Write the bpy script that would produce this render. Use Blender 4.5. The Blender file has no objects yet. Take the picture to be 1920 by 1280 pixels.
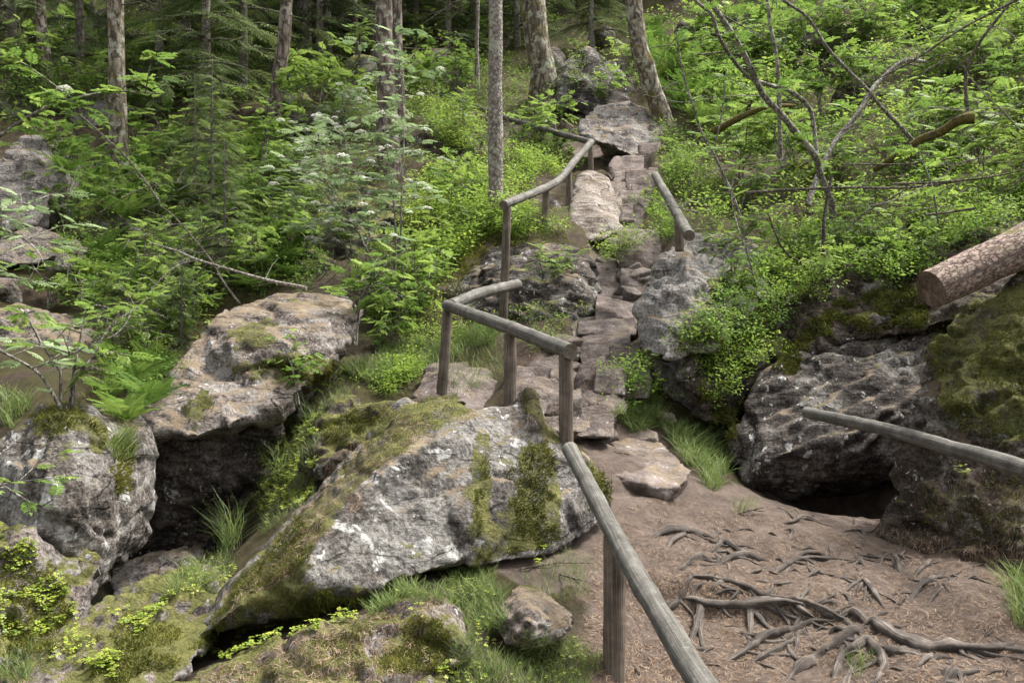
import bpy, bmesh, math, random
import numpy as np
from mathutils import Vector, Matrix
from mathutils.bvhtree import BVHTree

SC = bpy.context.scene
COL = SC.collection
R = math.radians
rng = np.random.default_rng(7)
random.seed(7)
FOLIAGE = True

# ------------------------------------------------------------------ camera
CAMZ = 1.75
FPX = 1867.0
cam_d = bpy.data.cameras.new('camera'); cam_d.lens = 35.0; cam_d.sensor_width = 36.0
cam_d.clip_end = 600; cam_d.clip_start = 0.05
cam = bpy.data.objects.new('camera', cam_d); COL.objects.link(cam)
cam.location = (0, 0, CAMZ); cam.rotation_euler = (R(90), 0, 0)
SC.camera = cam

# ------------------------------------------------------------------ light
SUN_EL, SUN_AZ = 60.0, 62.0          # degrees; azimuth clockwise from +Y
w = bpy.data.worlds.new('World'); SC.world = w; w.use_nodes = True
nt = w.node_tree
bg = nt.nodes['Background']
sky = nt.nodes.new('ShaderNodeTexSky'); sky.sky_type = 'NISHITA'; sky.sun_disc = False
sky.sun_elevation = R(SUN_EL); sky.sun_rotation = R(SUN_AZ)
sky.dust_density = 5.0; sky.ozone_density = 0.6; sky.air_density = 1.0
hs = nt.nodes.new('ShaderNodeHueSaturation'); hs.inputs['Saturation'].default_value = 0.14
nt.links.new(sky.outputs[0], hs.inputs['Color']); nt.links.new(hs.outputs[0], bg.inputs['Color'])
bg.inputs['Strength'].default_value = 0.135
sl = bpy.data.lights.new('sun', 'SUN'); sl.energy = 3.2; sl.angle = R(15); sl.color = (1.0, 0.955, 0.88)
sun = bpy.data.objects.new('sun', sl); COL.objects.link(sun)
_d = Vector((math.sin(R(SUN_AZ)) * math.cos(R(SUN_EL)), math.cos(R(SUN_AZ)) * math.cos(R(SUN_EL)), math.sin(R(SUN_EL))))
sun.rotation_euler = _d.to_track_quat('Z', 'Y').to_euler(); sun.location = _d * 60
SC.view_settings.view_transform = 'Standard'; SC.view_settings.look = 'None'
SC.view_settings.exposure = 1.34; SC.view_settings.gamma = 1.0
SC.cycles.max_bounces = 8; SC.cycles.transmission_bounces = 6; SC.cycles.diffuse_bounces = 4
SC.cycles.use_denoising = True

# ------------------------------------------------------------------ helpers
def P(px, py, d):
    """world point seen at photo pixel (px,py) at distance d in front of the lens"""
    return Vector(((px - 960) / FPX * d, d, CAMZ + (640 - py) / FPX * d))
def PX(v):
    return (960 + v[0] / v[1] * FPX, 640 - (v[2] - CAMZ) / v[1] * FPX)

def tag(o, label=None, cat=None, group=None, kind=None):
    if label: o['label'] = label
    if cat: o['category'] = cat
    if group: o['group'] = group
    if kind: o['kind'] = kind
    return o
def link(o, parent=None):
    COL.objects.link(o)
    if parent is not None: o.parent = parent
    return o
def empty(name, loc, label, cat, group=None):
    o = bpy.data.objects.new(name, None); o.empty_display_size = 0.1
    link(o); o.location = loc
    return tag(o, label, cat, group)
def dup(root, loc, rz=0.0, sc=1.0, label=None, tilt=(0, 0)):
    r = root.copy(); COL.objects.link(r)
    r.location = loc; r.rotation_euler = (tilt[0], tilt[1], rz); r.scale = (sc, sc, sc)
    if label: r['label'] = label
    for ch in root.children:
        c = ch.copy(); COL.objects.link(c); c.parent = r
    return r

def mesh_np(name, V, F, mats, tone=None, uv=None, midx=None, smooth=True):
    """mesh from numpy arrays; F is (n,4) or (n,3)"""
    V = np.asarray(V, np.float32); F = np.asarray(F, np.int32)
    me = bpy.data.meshes.new(name)
    n, k = F.shape
    me.vertices.add(len(V)); me.vertices.foreach_set('co', V.ravel())
    me.loops.add(n * k); me.loops.foreach_set('vertex_index', F.ravel())
    me.polygons.add(n)
    me.polygons.foreach_set('loop_start', np.arange(0, n * k, k, dtype=np.int32))
    me.polygons.foreach_set('loop_total', np.full(n, k, np.int32))
    me.polygons.foreach_set('use_smooth', np.full(n, smooth, bool))
    for m in (mats if isinstance(mats, (list, tuple)) else [mats]): me.materials.append(m)
    if midx is not None: me.polygons.foreach_set('material_index', np.asarray(midx, np.int32))
    if tone is not None:
        a = me.attributes.new('tone', 'FLOAT', 'POINT'); a.data.foreach_set('value', np.asarray(tone, np.float32))
    if uv is not None:
        l = me.uv_layers.new(name='UVMap'); l.data.foreach_set('uv', np.asarray(uv, np.float32)[F.ravel()].ravel())
    me.update(calc_edges=True); me.validate()
    return me
def obj_np(name, V, F, mats, parent=None, **k):
    return link(bpy.data.objects.new(name, mesh_np(name, V, F, mats, **k)), parent)

# vectorised gradient noise
_perm = np.random.default_rng(3).permutation(256).astype(np.int64)
_perm = np.concatenate([_perm, _perm, _perm])
_g = np.random.default_rng(4).normal(size=(256, 3)); _g /= np.linalg.norm(_g, axis=1)[:, None]
def perlin(p):
    p = np.asarray(p, np.float64)
    i = np.floor(p).astype(np.int64); f = p - i; i &= 255
    u = f * f * f * (f * (f * 6 - 15) + 10)
    def g(dx, dy, dz):
        h = _perm[_perm[_perm[(i[:, 0] + dx) & 255] + ((i[:, 1] + dy) & 255)] + ((i[:, 2] + dz) & 255)]
        return np.einsum('ij,ij->i', _g[h & 255], f - np.array([dx, dy, dz]))
    def L(a, b, t): return a + (b - a) * t
    x00 = L(g(0,0,0), g(1,0,0), u[:,0]); x10 = L(g(0,1,0), g(1,1,0), u[:,0])
    x01 = L(g(0,0,1), g(1,0,1), u[:,0]); x11 = L(g(0,1,1), g(1,1,1), u[:,0])
    return L(L(x00, x10, u[:,1]), L(x01, x11, u[:,1]), u[:,2]) * 1.5
def fbm(p, oct=4, gain=0.5, ridge=False):
    s = 0; a = 1.0; p = np.asarray(p, np.float64).copy()
    for k in range(oct):
        n = perlin(p + 17.3 * k)
        if ridge: n = 0.5 - np.abs(n) * 1.4
        s = s + a * n; a *= gain; p *= 2.03
    return s
def sstep(a, b, x):
    t = np.clip((x - a) / (b - a), 0, 1); return t * t * (3 - 2 * t)

# tubes: polyline swept to quads
def tube(pts, rad, seg=8, rough=0.0, cap=True, seed=0, step=None, groove=0.0):
    pts = [np.array(p, float) for p in pts]
    rad = list(rad) if hasattr(rad, '__len__') else [rad] * len(pts)
    if len(rad) != len(pts): rad = list(np.interp(np.linspace(0, 1, len(pts)), np.linspace(0, 1, len(rad)), rad))
    P0 = np.array(pts); rad = np.array(rad, float)
    if step and len(P0) > 1:      # catmull-rom resample
        L = np.concatenate([[0], np.cumsum(np.linalg.norm(np.diff(P0, axis=0), axis=1))])
        n = max(2, int(L[-1] / step) + 1); t = np.linspace(0, L[-1], n)
        E = np.vstack([2 * P0[0] - P0[1], P0, 2 * P0[-1] - P0[-2]])
        out = []
        for tt in t:
            k = min(np.searchsorted(L, tt, side='right') - 1, len(P0) - 2)
            u = (tt - L[k]) / max(L[k + 1] - L[k], 1e-9)
            a, b, c, d = E[k], E[k + 1], E[k + 2], E[k + 3]
            out.append(0.5 * (2 * b + (c - a) * u + (2 * a - 5 * b + 4 * c - d) * u * u + (3 * b - a - 3 * c + d) * u ** 3))
        rad = np.interp(t, L, rad); P0 = np.array(out)
    n = len(P0)
    T = np.gradient(P0, axis=0); T /= np.linalg.norm(T, axis=1)[:, None] + 1e-12
    up = np.array([0, 0, 1.0]) if abs(T[0][2]) < 0.8 else np.array([1.0, 0, 0])
    N = np.cross(T[0], up); N /= np.linalg.norm(N)
    V = []; uv = []; Lc = np.concatenate([[0], np.cumsum(np.linalg.norm(np.diff(P0, axis=0), axis=1))])
    ang = np.linspace(0, 2 * math.pi, seg, endpoint=False)
    for i in range(n):
        N = N - T[i] * np.dot(N, T[i]); N /= np.linalg.norm(N); B = np.cross(T[i], N)
        ring = P0[i] + rad[i] * (np.cos(ang)[:, None] * N + np.sin(ang)[:, None] * B)
        V.append(ring); uv.append(np.stack([ang / (2 * math.pi), np.full(seg, Lc[i])], 1))
    V = np.vstack(V); uv = np.vstack(uv)
    if rough:
        C = np.repeat(P0, seg, axis=0); D = V - C
        k = 1 + rough * fbm(V * (0.35 / max(rad.max(), 0.01)) + seed * 7.1, 3)
        V = C + D * k[:, None]
    if groove:
        C = np.repeat(P0, seg, axis=0); D = V - C; th = np.tile(ang, n); tw = np.repeat(Lc, seg) * 3.0
        k = 1 + groove * (np.cos(3 * th + tw + seed) * .6 + np.cos(5 * th - tw * 1.7 + seed * 2) * .4); V = C + D * k[:, None]
    F = []
    for i in range(n - 1):
        for j in range(seg):
            a = i * seg + j; b = i * seg + (j + 1) % seg
            F.append((a, b, b + seg, a + seg))
    m = [0] * len(F)
    if cap:
        for base, ctr, flip in ((0, P0[0], 1), ((n - 1) * seg, P0[-1], 0)):
            ci = len(V); V = np.vstack([V, ctr[None]]); uv = np.vstack([uv, [[0.5, 0.5]]])
            # own copy of the ring so that the rim stays sharp
            ri = len(V); V = np.vstack([V, V[base:base + seg]]); uv = np.vstack([uv, np.stack([.5 + .5 * np.cos(ang), .5 + .5 * np.sin(ang)], 1)])
            for j in range(0, seg, 2):
                q = (ri + j, ri + (j + 1) % seg, ri + (j + 2) % seg, ci)
                F.append(q[::-1] if flip else q); m.append(1)
    return V, np.array(F), uv, m

class MB:
    """collects quads of several pieces into ONE mesh"""
    def __init__(s): s.V = []; s.F = []; s.uv = []; s.m = []; s.t = []; s.n = 0
    def add(s, V, F, uv=None, m=None, tone=None):
        V = np.asarray(V, float); F = np.asarray(F)
        s.V.append(V); s.F.append(F + s.n); s.n += len(V)
        s.uv.append(np.zeros((len(V), 2)) if uv is None else uv)
        s.m += ([0] * len(F) if m is None else list(m))
        s.t.append(np.full(len(V), 0.5) if tone is None else np.broadcast_to(tone, (len(V),)))
    def tube(s, *a, **k): s.add(*tube(*a, **k))
    def arrays(s): return np.vstack(s.V), np.vstack(s.F)
    def mesh(s, name, mats):
        V, F = s.arrays()
        return mesh_np(name, V, F, mats, tone=np.concatenate(s.t), uv=np.vstack(s.uv), midx=s.m)
    def obj(s, name, mats, parent=None): return link(bpy.data.objects.new(name, s.mesh(name, mats)), parent)

# place copies of a quad template at many frames -> one big array
def inst(TV, TF, pos, fwd, up, sc, tone=None, ttone=None):
    pos = np.asarray(pos, float); fwd = np.asarray(fwd, float); up = np.asarray(up, float)
    fwd = fwd / (np.linalg.norm(fwd, axis=1)[:, None] + 1e-9)
    rt = np.cross(fwd, up); rt /= np.linalg.norm(rt, axis=1)[:, None] + 1e-9
    u2 = np.cross(rt, fwd)
    sc = np.broadcast_to(np.asarray(sc, float), (len(pos),))
    V = pos[:, None, :] + sc[:, None, None] * (TV[None, :, 0:1] * rt[:, None, :] + TV[None, :, 1:2] * fwd[:, None, :] + TV[None, :, 2:3] * u2[:, None, :])
    n, k = len(pos), len(TV)
    F = TF[None] + (np.arange(n) * k)[:, None, None]
    if tone is None: tone = rng.random(n)
    t = np.repeat(tone, k)
    if ttone is not None: t = np.clip(t + np.tile(ttone, n), 0, 1)
    return V.reshape(-1, 3), F.reshape(-1, TF.shape[1]), t

# ------------------------------------------------------------------ materials
class NT:
    def __init__(s, name):
        s.m = bpy.data.materials.new(name); s.m.use_nodes = True; s.t = s.m.node_tree; s.N = s.t.nodes
        s.b = s.N['Principled BSDF']; s.out = s.N['Material Output']
        s.b.inputs['Roughness'].default_value = 0.85; s.b.inputs['Specular IOR Level'].default_value = 0.25
    def l(s, a, b): s.t.links.new(a, b)
    def n(s, t, **k):
        x = s.N.new(t)
        for a, v in k.items(): setattr(x, a, v)
        return x
    def co(s, kind='Object', scale=(1, 1, 1), rot=(0, 0, 0)):
        c = s.n('ShaderNodeTexCoord'); m = s.n('ShaderNodeMapping')
        m.inputs['Scale'].default_value = scale; m.inputs['Rotation'].default_value = rot
        s.l(c.outputs[kind], m.inputs['Vector']); return m.outputs[0]
    def noise(s, v, scale, detail=6, rough=0.6, dist=0.0):
        x = s.n('ShaderNodeTexNoise'); x.inputs['Scale'].default_value = scale; x.inputs['Detail'].default_value = detail
        x.inputs['Roughness'].default_value = rough; x.inputs['Distortion'].default_value = dist
        s.l(v, x.inputs['Vector']); return x.outputs['Fac']
    def vor(s, v, scale, feat='F1', out='Distance', rnd=1.0):
        x = s.n('ShaderNodeTexVoronoi'); x.feature = feat; x.inputs['Scale'].default_value = scale
        x.inputs['Randomness'].default_value = rnd
        s.l(v, x.inputs['Vector']); return x.outputs[out]
    def warp(s, v, scale, amt):
        x = s.n('ShaderNodeTexNoise'); x.inputs['Scale'].default_value = scale; x.inputs['Detail'].default_value = 4
        s.l(v, x.inputs['Vector'])
        a = s.n('ShaderNodeVectorMath', operation='MULTIPLY_ADD'); s.l(x.outputs['Color'], a.inputs[0])
        a.inputs[1].default_value = (amt,) * 3; s.l(v, a.inputs[2]); return a.outputs[0]
    def ramp(s, f, stops):
        x = s.n('ShaderNodeValToRGB'); e = x.color_ramp.elements
        while len(e) < len(stops): e.new(0.5)
        for q, (p, c) in zip(e, stops):
            q.position = p; q.color = (c if hasattr(c, '__len__') else (c,) * 3) + (1,) if not hasattr(c, '__len__') or len(c) == 3 else c
        s.l(f, x.inputs[0]); return x.outputs[0]
    def step(s, f, a, b, to=(0, 1)):
        x = s.n('ShaderNodeMapRange', interpolation_type='SMOOTHSTEP')
        x.inputs['From Min'].default_value = a; x.inputs['From Max'].default_value = b
        x.inputs['To Min'].default_value = to[0]; x.inputs['To Max'].default_value = to[1]
        s.l(f, x.inputs['Value']); return x.outputs[0]
    def mth(s, op, a, b=None):
        x = s.n('ShaderNodeMath', operation=op)
        for i, v in enumerate((a, b)):
            if v is None: continue
            if isinstance(v, (int, float)): x.inputs[i].default_value = v
            else: s.l(v, x.inputs[i])
        return x.outputs[0]
    def mix(s, f, a, b):
        x = s.n('ShaderNodeMix', data_type='RGBA')
        if isinstance(f, (int, float)): x.inputs[0].default_value = f
        else: s.l(f, x.inputs[0])
        for i, v in ((6, a), (7, b)):
            if isinstance(v, tuple): x.inputs[i].default_value = v + (1,)
            else: s.l(v, x.inputs[i])
        return x.outputs[2]
    def attr(s, name):
        x = s.n('ShaderNodeAttribute'); x.attribute_name = name; return x.outputs['Fac']
    def normz(s):
        g = s.n('ShaderNodeNewGeometry'); x = s.n('ShaderNodeSeparateXYZ'); s.l(g.outputs['Normal'], x.inputs[0]); return x.outputs['Z']
    def bump(s, h, dist, strength=1.0, prev=None):
        x = s.n('ShaderNodeBump'); x.inputs['Strength'].default_value = strength; x.inputs['Distance'].default_value = dist
        s.l(h, x.inputs['Height'])
        if prev is not None: s.l(prev, x.inputs['Normal'])
        return x.outputs[0]
    def fin(s, col, nrm=None, rough=None):
        s.l(col, s.b.inputs['Base Color'])
        if nrm is not None: s.l(nrm, s.b.inputs['Normal'])
        if rough is not None: s.b.inputs['Roughness'].default_value = rough
        return s.m

def rock_mat(name, dark=(.04,.033,.03), mid=(.16,.132,.12), light=(.33,.29,.265), lichen=.5, white=.5, moss=.5,
             litter=.3, strata=0.6, mosslo=0.0, strot=(0.5, 0.35, 0.0), bias=0.0, joint=1.0, grit=1.0,
             litdark=(.08,.058,.038), litmid=(.185,.142,.098), litlight=(.32,.262,.185)):
    s = NT(name); v = s.co()
    big = s.noise(v, 1.1, 5, .6); med = s.noise(v, 5, 8, .68, .4); fine = s.noise(v, 42, 5, .7)
    sv = s.warp(s.co(scale=(1.2, 1.2, 9), rot=strot), 1.5, .5)
    st = s.noise(sv, 2.4, 7, .66)
    f = s.mth('ADD', s.mth('MULTIPLY', med, .55), s.mth('MULTIPLY', st, .45 * strata + .15))
    f = s.mth('ADD', s.mth('ADD', f, s.mth('MULTIPLY', s.mth('SUBTRACT', fine, .5), .85 * grit)), s.mth('MULTIPLY', s.mth('SUBTRACT', big, .5), .35 ))
    f = s.mth('ADD', f, bias - (.45 * strata + .15 - .45) * .5)
    col = s.ramp(f, [(.36, dark), (.49, mid), (.63, light)])
    # dark pits
    pit = s.step(s.noise(v, 17, 6, .75), .40, .30)
    col = s.mix(s.mth('MULTIPLY', pit, .8 * grit), col, (.02, .018, .017))
    # hairline joints, mostly along the bedding
    cv = s.warp(s.co(scale=(.8, .8, 2.6), rot=strot), 2.2, .45)
    jn = s.mth('MULTIPLY', s.step(s.vor(cv, 1.5, 'DISTANCE_TO_EDGE'), .022, .004), s.step(s.noise(v, 2.7, 4), .42, .52))
    col = s.mix(s.mth('MULTIPLY', jn, .85 * joint), col, (.012, .01, .009))
    # grey lichen film
    lf = s.mth('MULTIPLY', s.step(s.noise(v, 2.3, 9, .72, .3), .62 - .26 * lichen, .70 - .26 * lichen), s.step(s.noise(v, 24, 8, .82), .40, .54))
    col = s.mix(s.mth('MULTIPLY', lf, .72), col, s.ramp(fine, [(.35, (.15,.143,.132)), (.68, (.40,.385,.36))]))
    # white crust patches
    wv = s.warp(s.warp(v, 4, .22), 21, .10)
    wl = s.mth('MULTIPLY', s.step(s.vor(wv, 6.0), .10 + .27 * white, .07 + .22 * white), s.step(s.noise(v, 1.9, 6, .7), .66 - .22 * white, .72 - .22 * white))
    wl = s.mth('MULTIPLY', wl, s.step(s.noise(v, 30, 7, .8), .40, .50))
    sp = s.mth('MULTIPLY', s.step(s.vor(wv, 15), .27, .20), s.step(s.noise(v, 4.1, 4), .565, .60))
    wl = s.mth('MAXIMUM', wl, sp)
    if white > 0: col = s.mix(s.mth('MULTIPLY', wl, .88), col, s.ramp(fine, [(.35, (.40,.395,.37)), (.62, (.66,.655,.63))]))
    # needle litter and moss lie on what faces up
    nz = s.normz(); mn = s.noise(v, 2.6, 8, .65, .2); mfine = s.noise(v, 60, 4, .7)
    ln = s.noise(v, 3.3, 7, .62)
    lit = s.step(s.mth('ADD', s.mth('ADD', s.mth('MULTIPLY', nz, .55), ln), (litter - .5) * .6), .84, 1.0)
    litc = s.ramp(s.mth('ADD', s.mth('MULTIPLY', s.noise(s.warp(v, 9, .2), 48, 6, .75), .6), s.mth('MULTIPLY', s.noise(v, 6, 5), .4)), [(.34, litdark), (.5, litmid), (.66, litlight)])
    col = s.mix(lit, col, litc)
    mo = s.step(s.mth('ADD', s.mth('ADD', s.mth('MULTIPLY', nz, .38), mn), (moss - .5) * .75), .76, .86)
    if mosslo:   # damp moss creeping up from the foot
        sx = s.n('ShaderNodeSeparateXYZ'); s.l(v, sx.inputs[0])
        lo = s.step(s.mth('ADD', sx.outputs['Z'], s.mth('MULTIPLY', s.mth('SUBTRACT', mn, .5), 1.6)), mosslo, mosslo - .18)
        mo = s.mth('MAXIMUM', mo, lo)
    pa = s.mth('ADD', s.attr('tone'), s.mth('ADD', s.mth('MULTIPLY', s.mth('SUBTRACT', s.noise(v, 5, 9, .8), .5), 2.6), s.mth('MULTIPLY', s.mth('SUBTRACT', mfine, .5), .7)))
    mo = s.mth('MAXIMUM', mo, s.step(pa, .42, .80))
    mc = s.ramp(s.mth('ADD', s.mth('MULTIPLY', mfine, .6), s.mth('MULTIPLY', s.noise(v, 6, 5), .5)), [(.36, (.032,.034,.011)), (.52, (.105,.108,.030)), (.72, (.25,.235,.080))])
    col = s.mix(mo, col, mc)
    h = s.mth('ADD', s.mth('MULTIPLY', med, .8), s.mth('MULTIPLY', st, strata))
    n1 = s.bump(s.mth('SUBTRACT', h, s.mth('MULTIPLY', jn, .9 * joint)), .035, .9); n1 = s.bump(s.noise(v, 19, 8, .8), .014, .8, n1)
    n2 = s.bump(s.mth('ADD', fine, s.mth('MULTIPLY', s.mth('MULTIPLY', mo, mfine), 1.5)), .018, .9, n1)
    return s.fin(col, n2, .9)

M = {}
M['rock_lichen'] = rock_mat('lichen rock', dark=(.028,.024,.021), mid=(.095,.085,.076), light=(.235,.215,.195), lichen=.58, white=.85, moss=.40, litter=.40, mosslo=.2)
M['rock_brown'] = rock_mat('brown sandstone', lichen=.45, white=.62, moss=.28, litter=.44, dark=(.038,.031,.027), mid=(.145,.12,.104), light=(.32,.277,.245))
M['rock_dark'] = rock_mat('dark brown rock', dark=(.014,.011,.010), mid=(.052,.043,.037), light=(.145,.125,.11), lichen=.42, white=.60, moss=.34, litter=.30, strata=.9)  # low brown tones, lichen and moss on top
M['rock_moss'] = rock_mat('mossy rock', lichen=.6, white=.6, moss=.56, litter=.46)
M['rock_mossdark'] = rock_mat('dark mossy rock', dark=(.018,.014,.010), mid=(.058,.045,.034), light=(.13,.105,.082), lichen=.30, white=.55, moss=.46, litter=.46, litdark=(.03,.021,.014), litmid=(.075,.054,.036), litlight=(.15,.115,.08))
M['rock_step'] = rock_mat('worn reddish step stone', dark=(.05,.038,.034), mid=(.155,.124,.110), light=(.295,.247,.223), lichen=.1, white=.12, moss=-.1, litter=.26, strata=.5, strot=(.12,.1,0), joint=.0, grit=.40)
M['rock_stepgrey'] = rock_mat('worn grey step stone', dark=(.035,.028,.025), mid=(.125,.103,.092), light=(.265,.228,.208), lichen=.1, white=.12, moss=-.1, litter=.26, strata=.5, strot=(.12,.1,0), joint=.0, grit=.40)
M['rock_grey'] = rock_mat('grey lichened rock', lichen=.75, white=.60, moss=.30, litter=.42, strata=.9)
M['rock_wall'] = rock_mat('dark cliff', dark=(.012,.011,.008), mid=(.045,.04,.03), light=(.11,.10,.08), lichen=.3, white=.2, moss=.62, litter=.2)

M['rock_face'] = rock_mat('pale grey rock face', dark=(.06,.052,.046), mid=(.20,.18,.163), light=(.38,.355,.325), lichen=.7, white=.75, moss=.22, litter=.34, strata=.9)
M['rock_mottled'] = rock_mat('dark mottled rock', dark=(.025,.021,.018), mid=(.10,.085,.074), light=(.25,.225,.20), lichen=.55, white=.9, moss=.42, litter=.36, strata=.8)
M['rock_pale'] = rock_mat('smooth pale rock', dark=(.09,.072,.06), mid=(.22,.185,.158), light=(.37,.325,.285), lichen=.3, white=.45, moss=.12, litter=.30, strata=.9)
M['rock_shade'] = rock_mat('shade coloured rock', dark=(.014,.012,.010), mid=(.058,.047,.040), light=(.15,.128,.112), lichen=.2, white=.2, moss=.1, litter=.1, strata=.9)  # dark tones paint the shade under the overhanging slab
def ground_mat():
    s = NT('forest floor'); v = s.co()
    pm = s.attr('tone')
    n1 = s.noise(v, 1.3, 6, .6); n2 = s.noise(v, 7, 8, .7); n3 = s.noise(s.warp(v, 11, .15), 75, 6, .78)
    n4 = s.noise(s.warp(v, 8, .2), 120, 4, .7)
    mixn = s.mth('ADD', s.mth('MULTIPLY', n2, .45), s.mth('MULTIPLY', s.mth('MAXIMUM', n3, n4), .6))
    litc = s.ramp(mixn, [(.38, (.075,.053,.042)), (.53, (.172,.13,.105)), (.66, (.31,.245,.205))])
    dirt = s.ramp(s.mth('ADD', s.mth('MULTIPLY', n2, .6), s.mth('MULTIPLY', n3, .4)), [(.36, (.10,.074,.061)), (.62, (.245,.19,.16))])
    path = s.mix(s.step(n1, .42, .62), litc, dirt)
    path = s.mix(s.mth('MULTIPLY', s.step(s.noise(v, 2.1, 7, .7), .50, .66), .55), path, s.ramp(n3, [(.36, (.05,.036,.029)), (.66, (.115,.085,.068))]))
    path = s.mix(s.mth('MULTIPLY', s.step(s.noise(s.warp(v, 3, .3), 3.4, 7, .7), .55, .66), .6), path, s.ramp(s.mth('MAXIMUM', n3, n4), [(.42, (.13,.095,.07)), (.62, (.33,.255,.2))]))
    moss = s.ramp(mixn, [(.36, (.022,.02,.009)), (.52, (.062,.056,.02)), (.70, (.14,.118,.05))])
    brown = s.ramp(mixn, [(.36, (.02,.014,.01)), (.52, (.062,.043,.03)), (.68, (.16,.118,.083))])
    wild = s.mix(s.step(n1, .42, .58), moss, brown)
    col = s.mix(s.step(s.mth('ADD', pm, s.mth('MULTIPLY', s.mth('SUBTRACT', n2, .5), .6)), .35, .62), wild, path)
    nb = s.bump(s.mth('ADD', n2, 0), .06, .8); nb = s.bump(s.mth('ADD', n3, n4), .022, 1.0, nb)
    return s.fin(col, nb, .95)
M['ground'] = ground_mat()

def leaf_mat(name, a, b, c, trans=.35, rough=.45, spec=.35):
    s = NT(name)
    t = s.attr('tone'); oi = s.n('ShaderNodeObjectInfo')
    f = s.mth('ADD', t, s.mth('MULTIPLY', s.mth('SUBTRACT', oi.outputs['Random'], .5), .35))
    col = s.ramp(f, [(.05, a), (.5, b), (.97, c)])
    s.l(col, s.b.inputs['Base Color']); s.b.inputs['Roughness'].default_value = rough; s.b.inputs['Specular IOR Level'].default_value = spec
    tr = s.n('ShaderNodeBsdfTranslucent'); mx = s.n('ShaderNodeMixShader'); mx.inputs[0].default_value = trans
    s.l(col, tr.inputs['Color']); s.l(s.b.outputs[0], mx.inputs[1]); s.l(tr.outputs[0], mx.inputs[2]); s.l(mx.outputs[0], s.out.inputs['Surface'])
    return s.m
M['rowan_leaf'] = leaf_mat('rowan leaf', (.06,.115,.022), (.155,.25,.05), (.31,.41,.09), .48, .55, .25)
M['rowan_grey'] = leaf_mat('pale rowan leaf', (.105,.165,.07), (.24,.335,.155), (.43,.52,.29), .4, .5, .4)
M['berry_leaf'] = leaf_mat('blueberry leaf', (.045,.098,.014), (.145,.255,.034), (.33,.43,.08), .5, .6, .2)
M['fern'] = leaf_mat('fern frond', (.045,.095,.018), (.115,.20,.036), (.24,.33,.07), .42, .7, .15)
M['grass'] = leaf_mat('grass blade', (.055,.09,.022), (.13,.2,.05), (.27,.31,.11), .35, .55)
M['clover'] = leaf_mat('wood sorrel leaf', (.12,.19,.02), (.25,.34,.045), (.42,.46,.08), .4)
M['spruce'] = leaf_mat('spruce needle', (.035,.058,.022), (.095,.14,.05), (.21,.26,.10), .28, .7, .15)
M['moss_tuft'] = leaf_mat('moss tuft', (.034,.040,.008), (.10,.112,.024), (.23,.225,.055), .2, .9, .05)
M['moss_bright'] = leaf_mat('bright moss', (.07,.085,.012), (.18,.19,.035), (.34,.32,.07), .2, .9, .05)
M['needles'] = leaf_mat('fallen needle', (.07,.045,.03), (.22,.15,.10), (.42,.33,.25), .0, .9, .1)
M['petal'] = leaf_mat('white petal', (.55,.56,.47), (.72,.73,.66), (.84,.84,.79), .3, .6)

def bark_mat(name, dark, mid, light, lich=.3, moss=.0, zs=.35, scale=9):
    s = NT(name); v = s.co(scale=(1, 1, zs)); vv = s.co()
    wv = s.warp(v, 6, .12)
    pl = s.vor(s.warp(wv, 19, .07), scale, 'DISTANCE_TO_EDGE'); n = s.noise(v, 17, 8, .78); big = s.noise(vv, 2.2, 5)
    f = s.mth('ADD', s.mth('MULTIPLY', s.step(pl, .0, .30), .26), s.mth('MULTIPLY', n, .8))
    col = s.ramp(f, [(.34, dark), (.58, mid), (.8, light)])
    lm = s.mth('MULTIPLY', s.step(s.noise(vv, 7, 6, .7), .66 - .3 * lich, .72 - .3 * lich), s.step(big, .40, .52))
    col = s.mix(s.mth('MULTIPLY', lm, .75), col, (.44, .44, .36))
    if moss: 
        mm = s.step(s.noise(vv, 3.1, 7, .65), .68 - .3 * moss, .76 - .3 * moss)
        col = s.mix(mm, col, s.ramp(s.noise(vv, 50, 4), [(.35, (.05,.045,.012)), (.65, (.19,.15,.045))]))
    nb = s.bump(f, .05, .9)
    return s.fin(col, nb, .92)
M['bark_pine'] = bark_mat('furrowed bark', (.045,.035,.029), (.19,.15,.127), (.38,.32,.285), .4)
M['bark_spruce'] = bark_mat('spruce bark', (.10,.083,.072), (.31,.27,.24), (.48,.44,.40), .45, zs=.8, scale=20)
M['bark_moss'] = bark_mat('mossy bark', (.045,.036,.026), (.19,.16,.12), (.40,.355,.28), .5, .42)
M['bark_rowan'] = bark_mat('rowan bark', (.06,.05,.04), (.29,.27,.23), (.54,.52,.47), .5, .15, zs=.6, scale=30)
M['bark_mossy'] = bark_mat('moss covered limb', (.03,.024,.016), (.10,.083,.05), (.2,.17,.1), .1, .85)
def flaky_mat():
    s = NT('flaky log bark')
    tc = s.n('ShaderNodeTexCoord'); mp = s.n('ShaderNodeMapping'); mp.inputs['Scale'].default_value = (11, 5.5, 1); s.l(tc.outputs['UV'], mp.inputs[0])
    v = s.co(); wv = s.warp(mp.outputs[0], 2.2, .55)
    pl = s.step(s.vor(s.warp(wv, 5, .5), 2.6, 'DISTANCE_TO_EDGE'), .0, .22); n = s.noise(v, 26, 7, .75); b = s.noise(v, 6, 5)
    f = s.mth('ADD', s.mth('MULTIPLY', pl, .20), s.mth('ADD', s.mth('MULTIPLY', n, .65), s.mth('MULTIPLY', b, .25)))
    col = s.ramp(f, [(.40, (.06,.04,.032)), (.56, (.25,.18,.145)), (.76, (.48,.39,.33))])
    mm = s.mth('MULTIPLY', s.step(b, .56, .64), s.step(s.normz(), .2, .7))
    col = s.mix(mm, col, (.16, .15, .045))
    return s.fin(col, s.bump(f, .04, .9), .92)
M['bark_log'] = flaky_mat()
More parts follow.
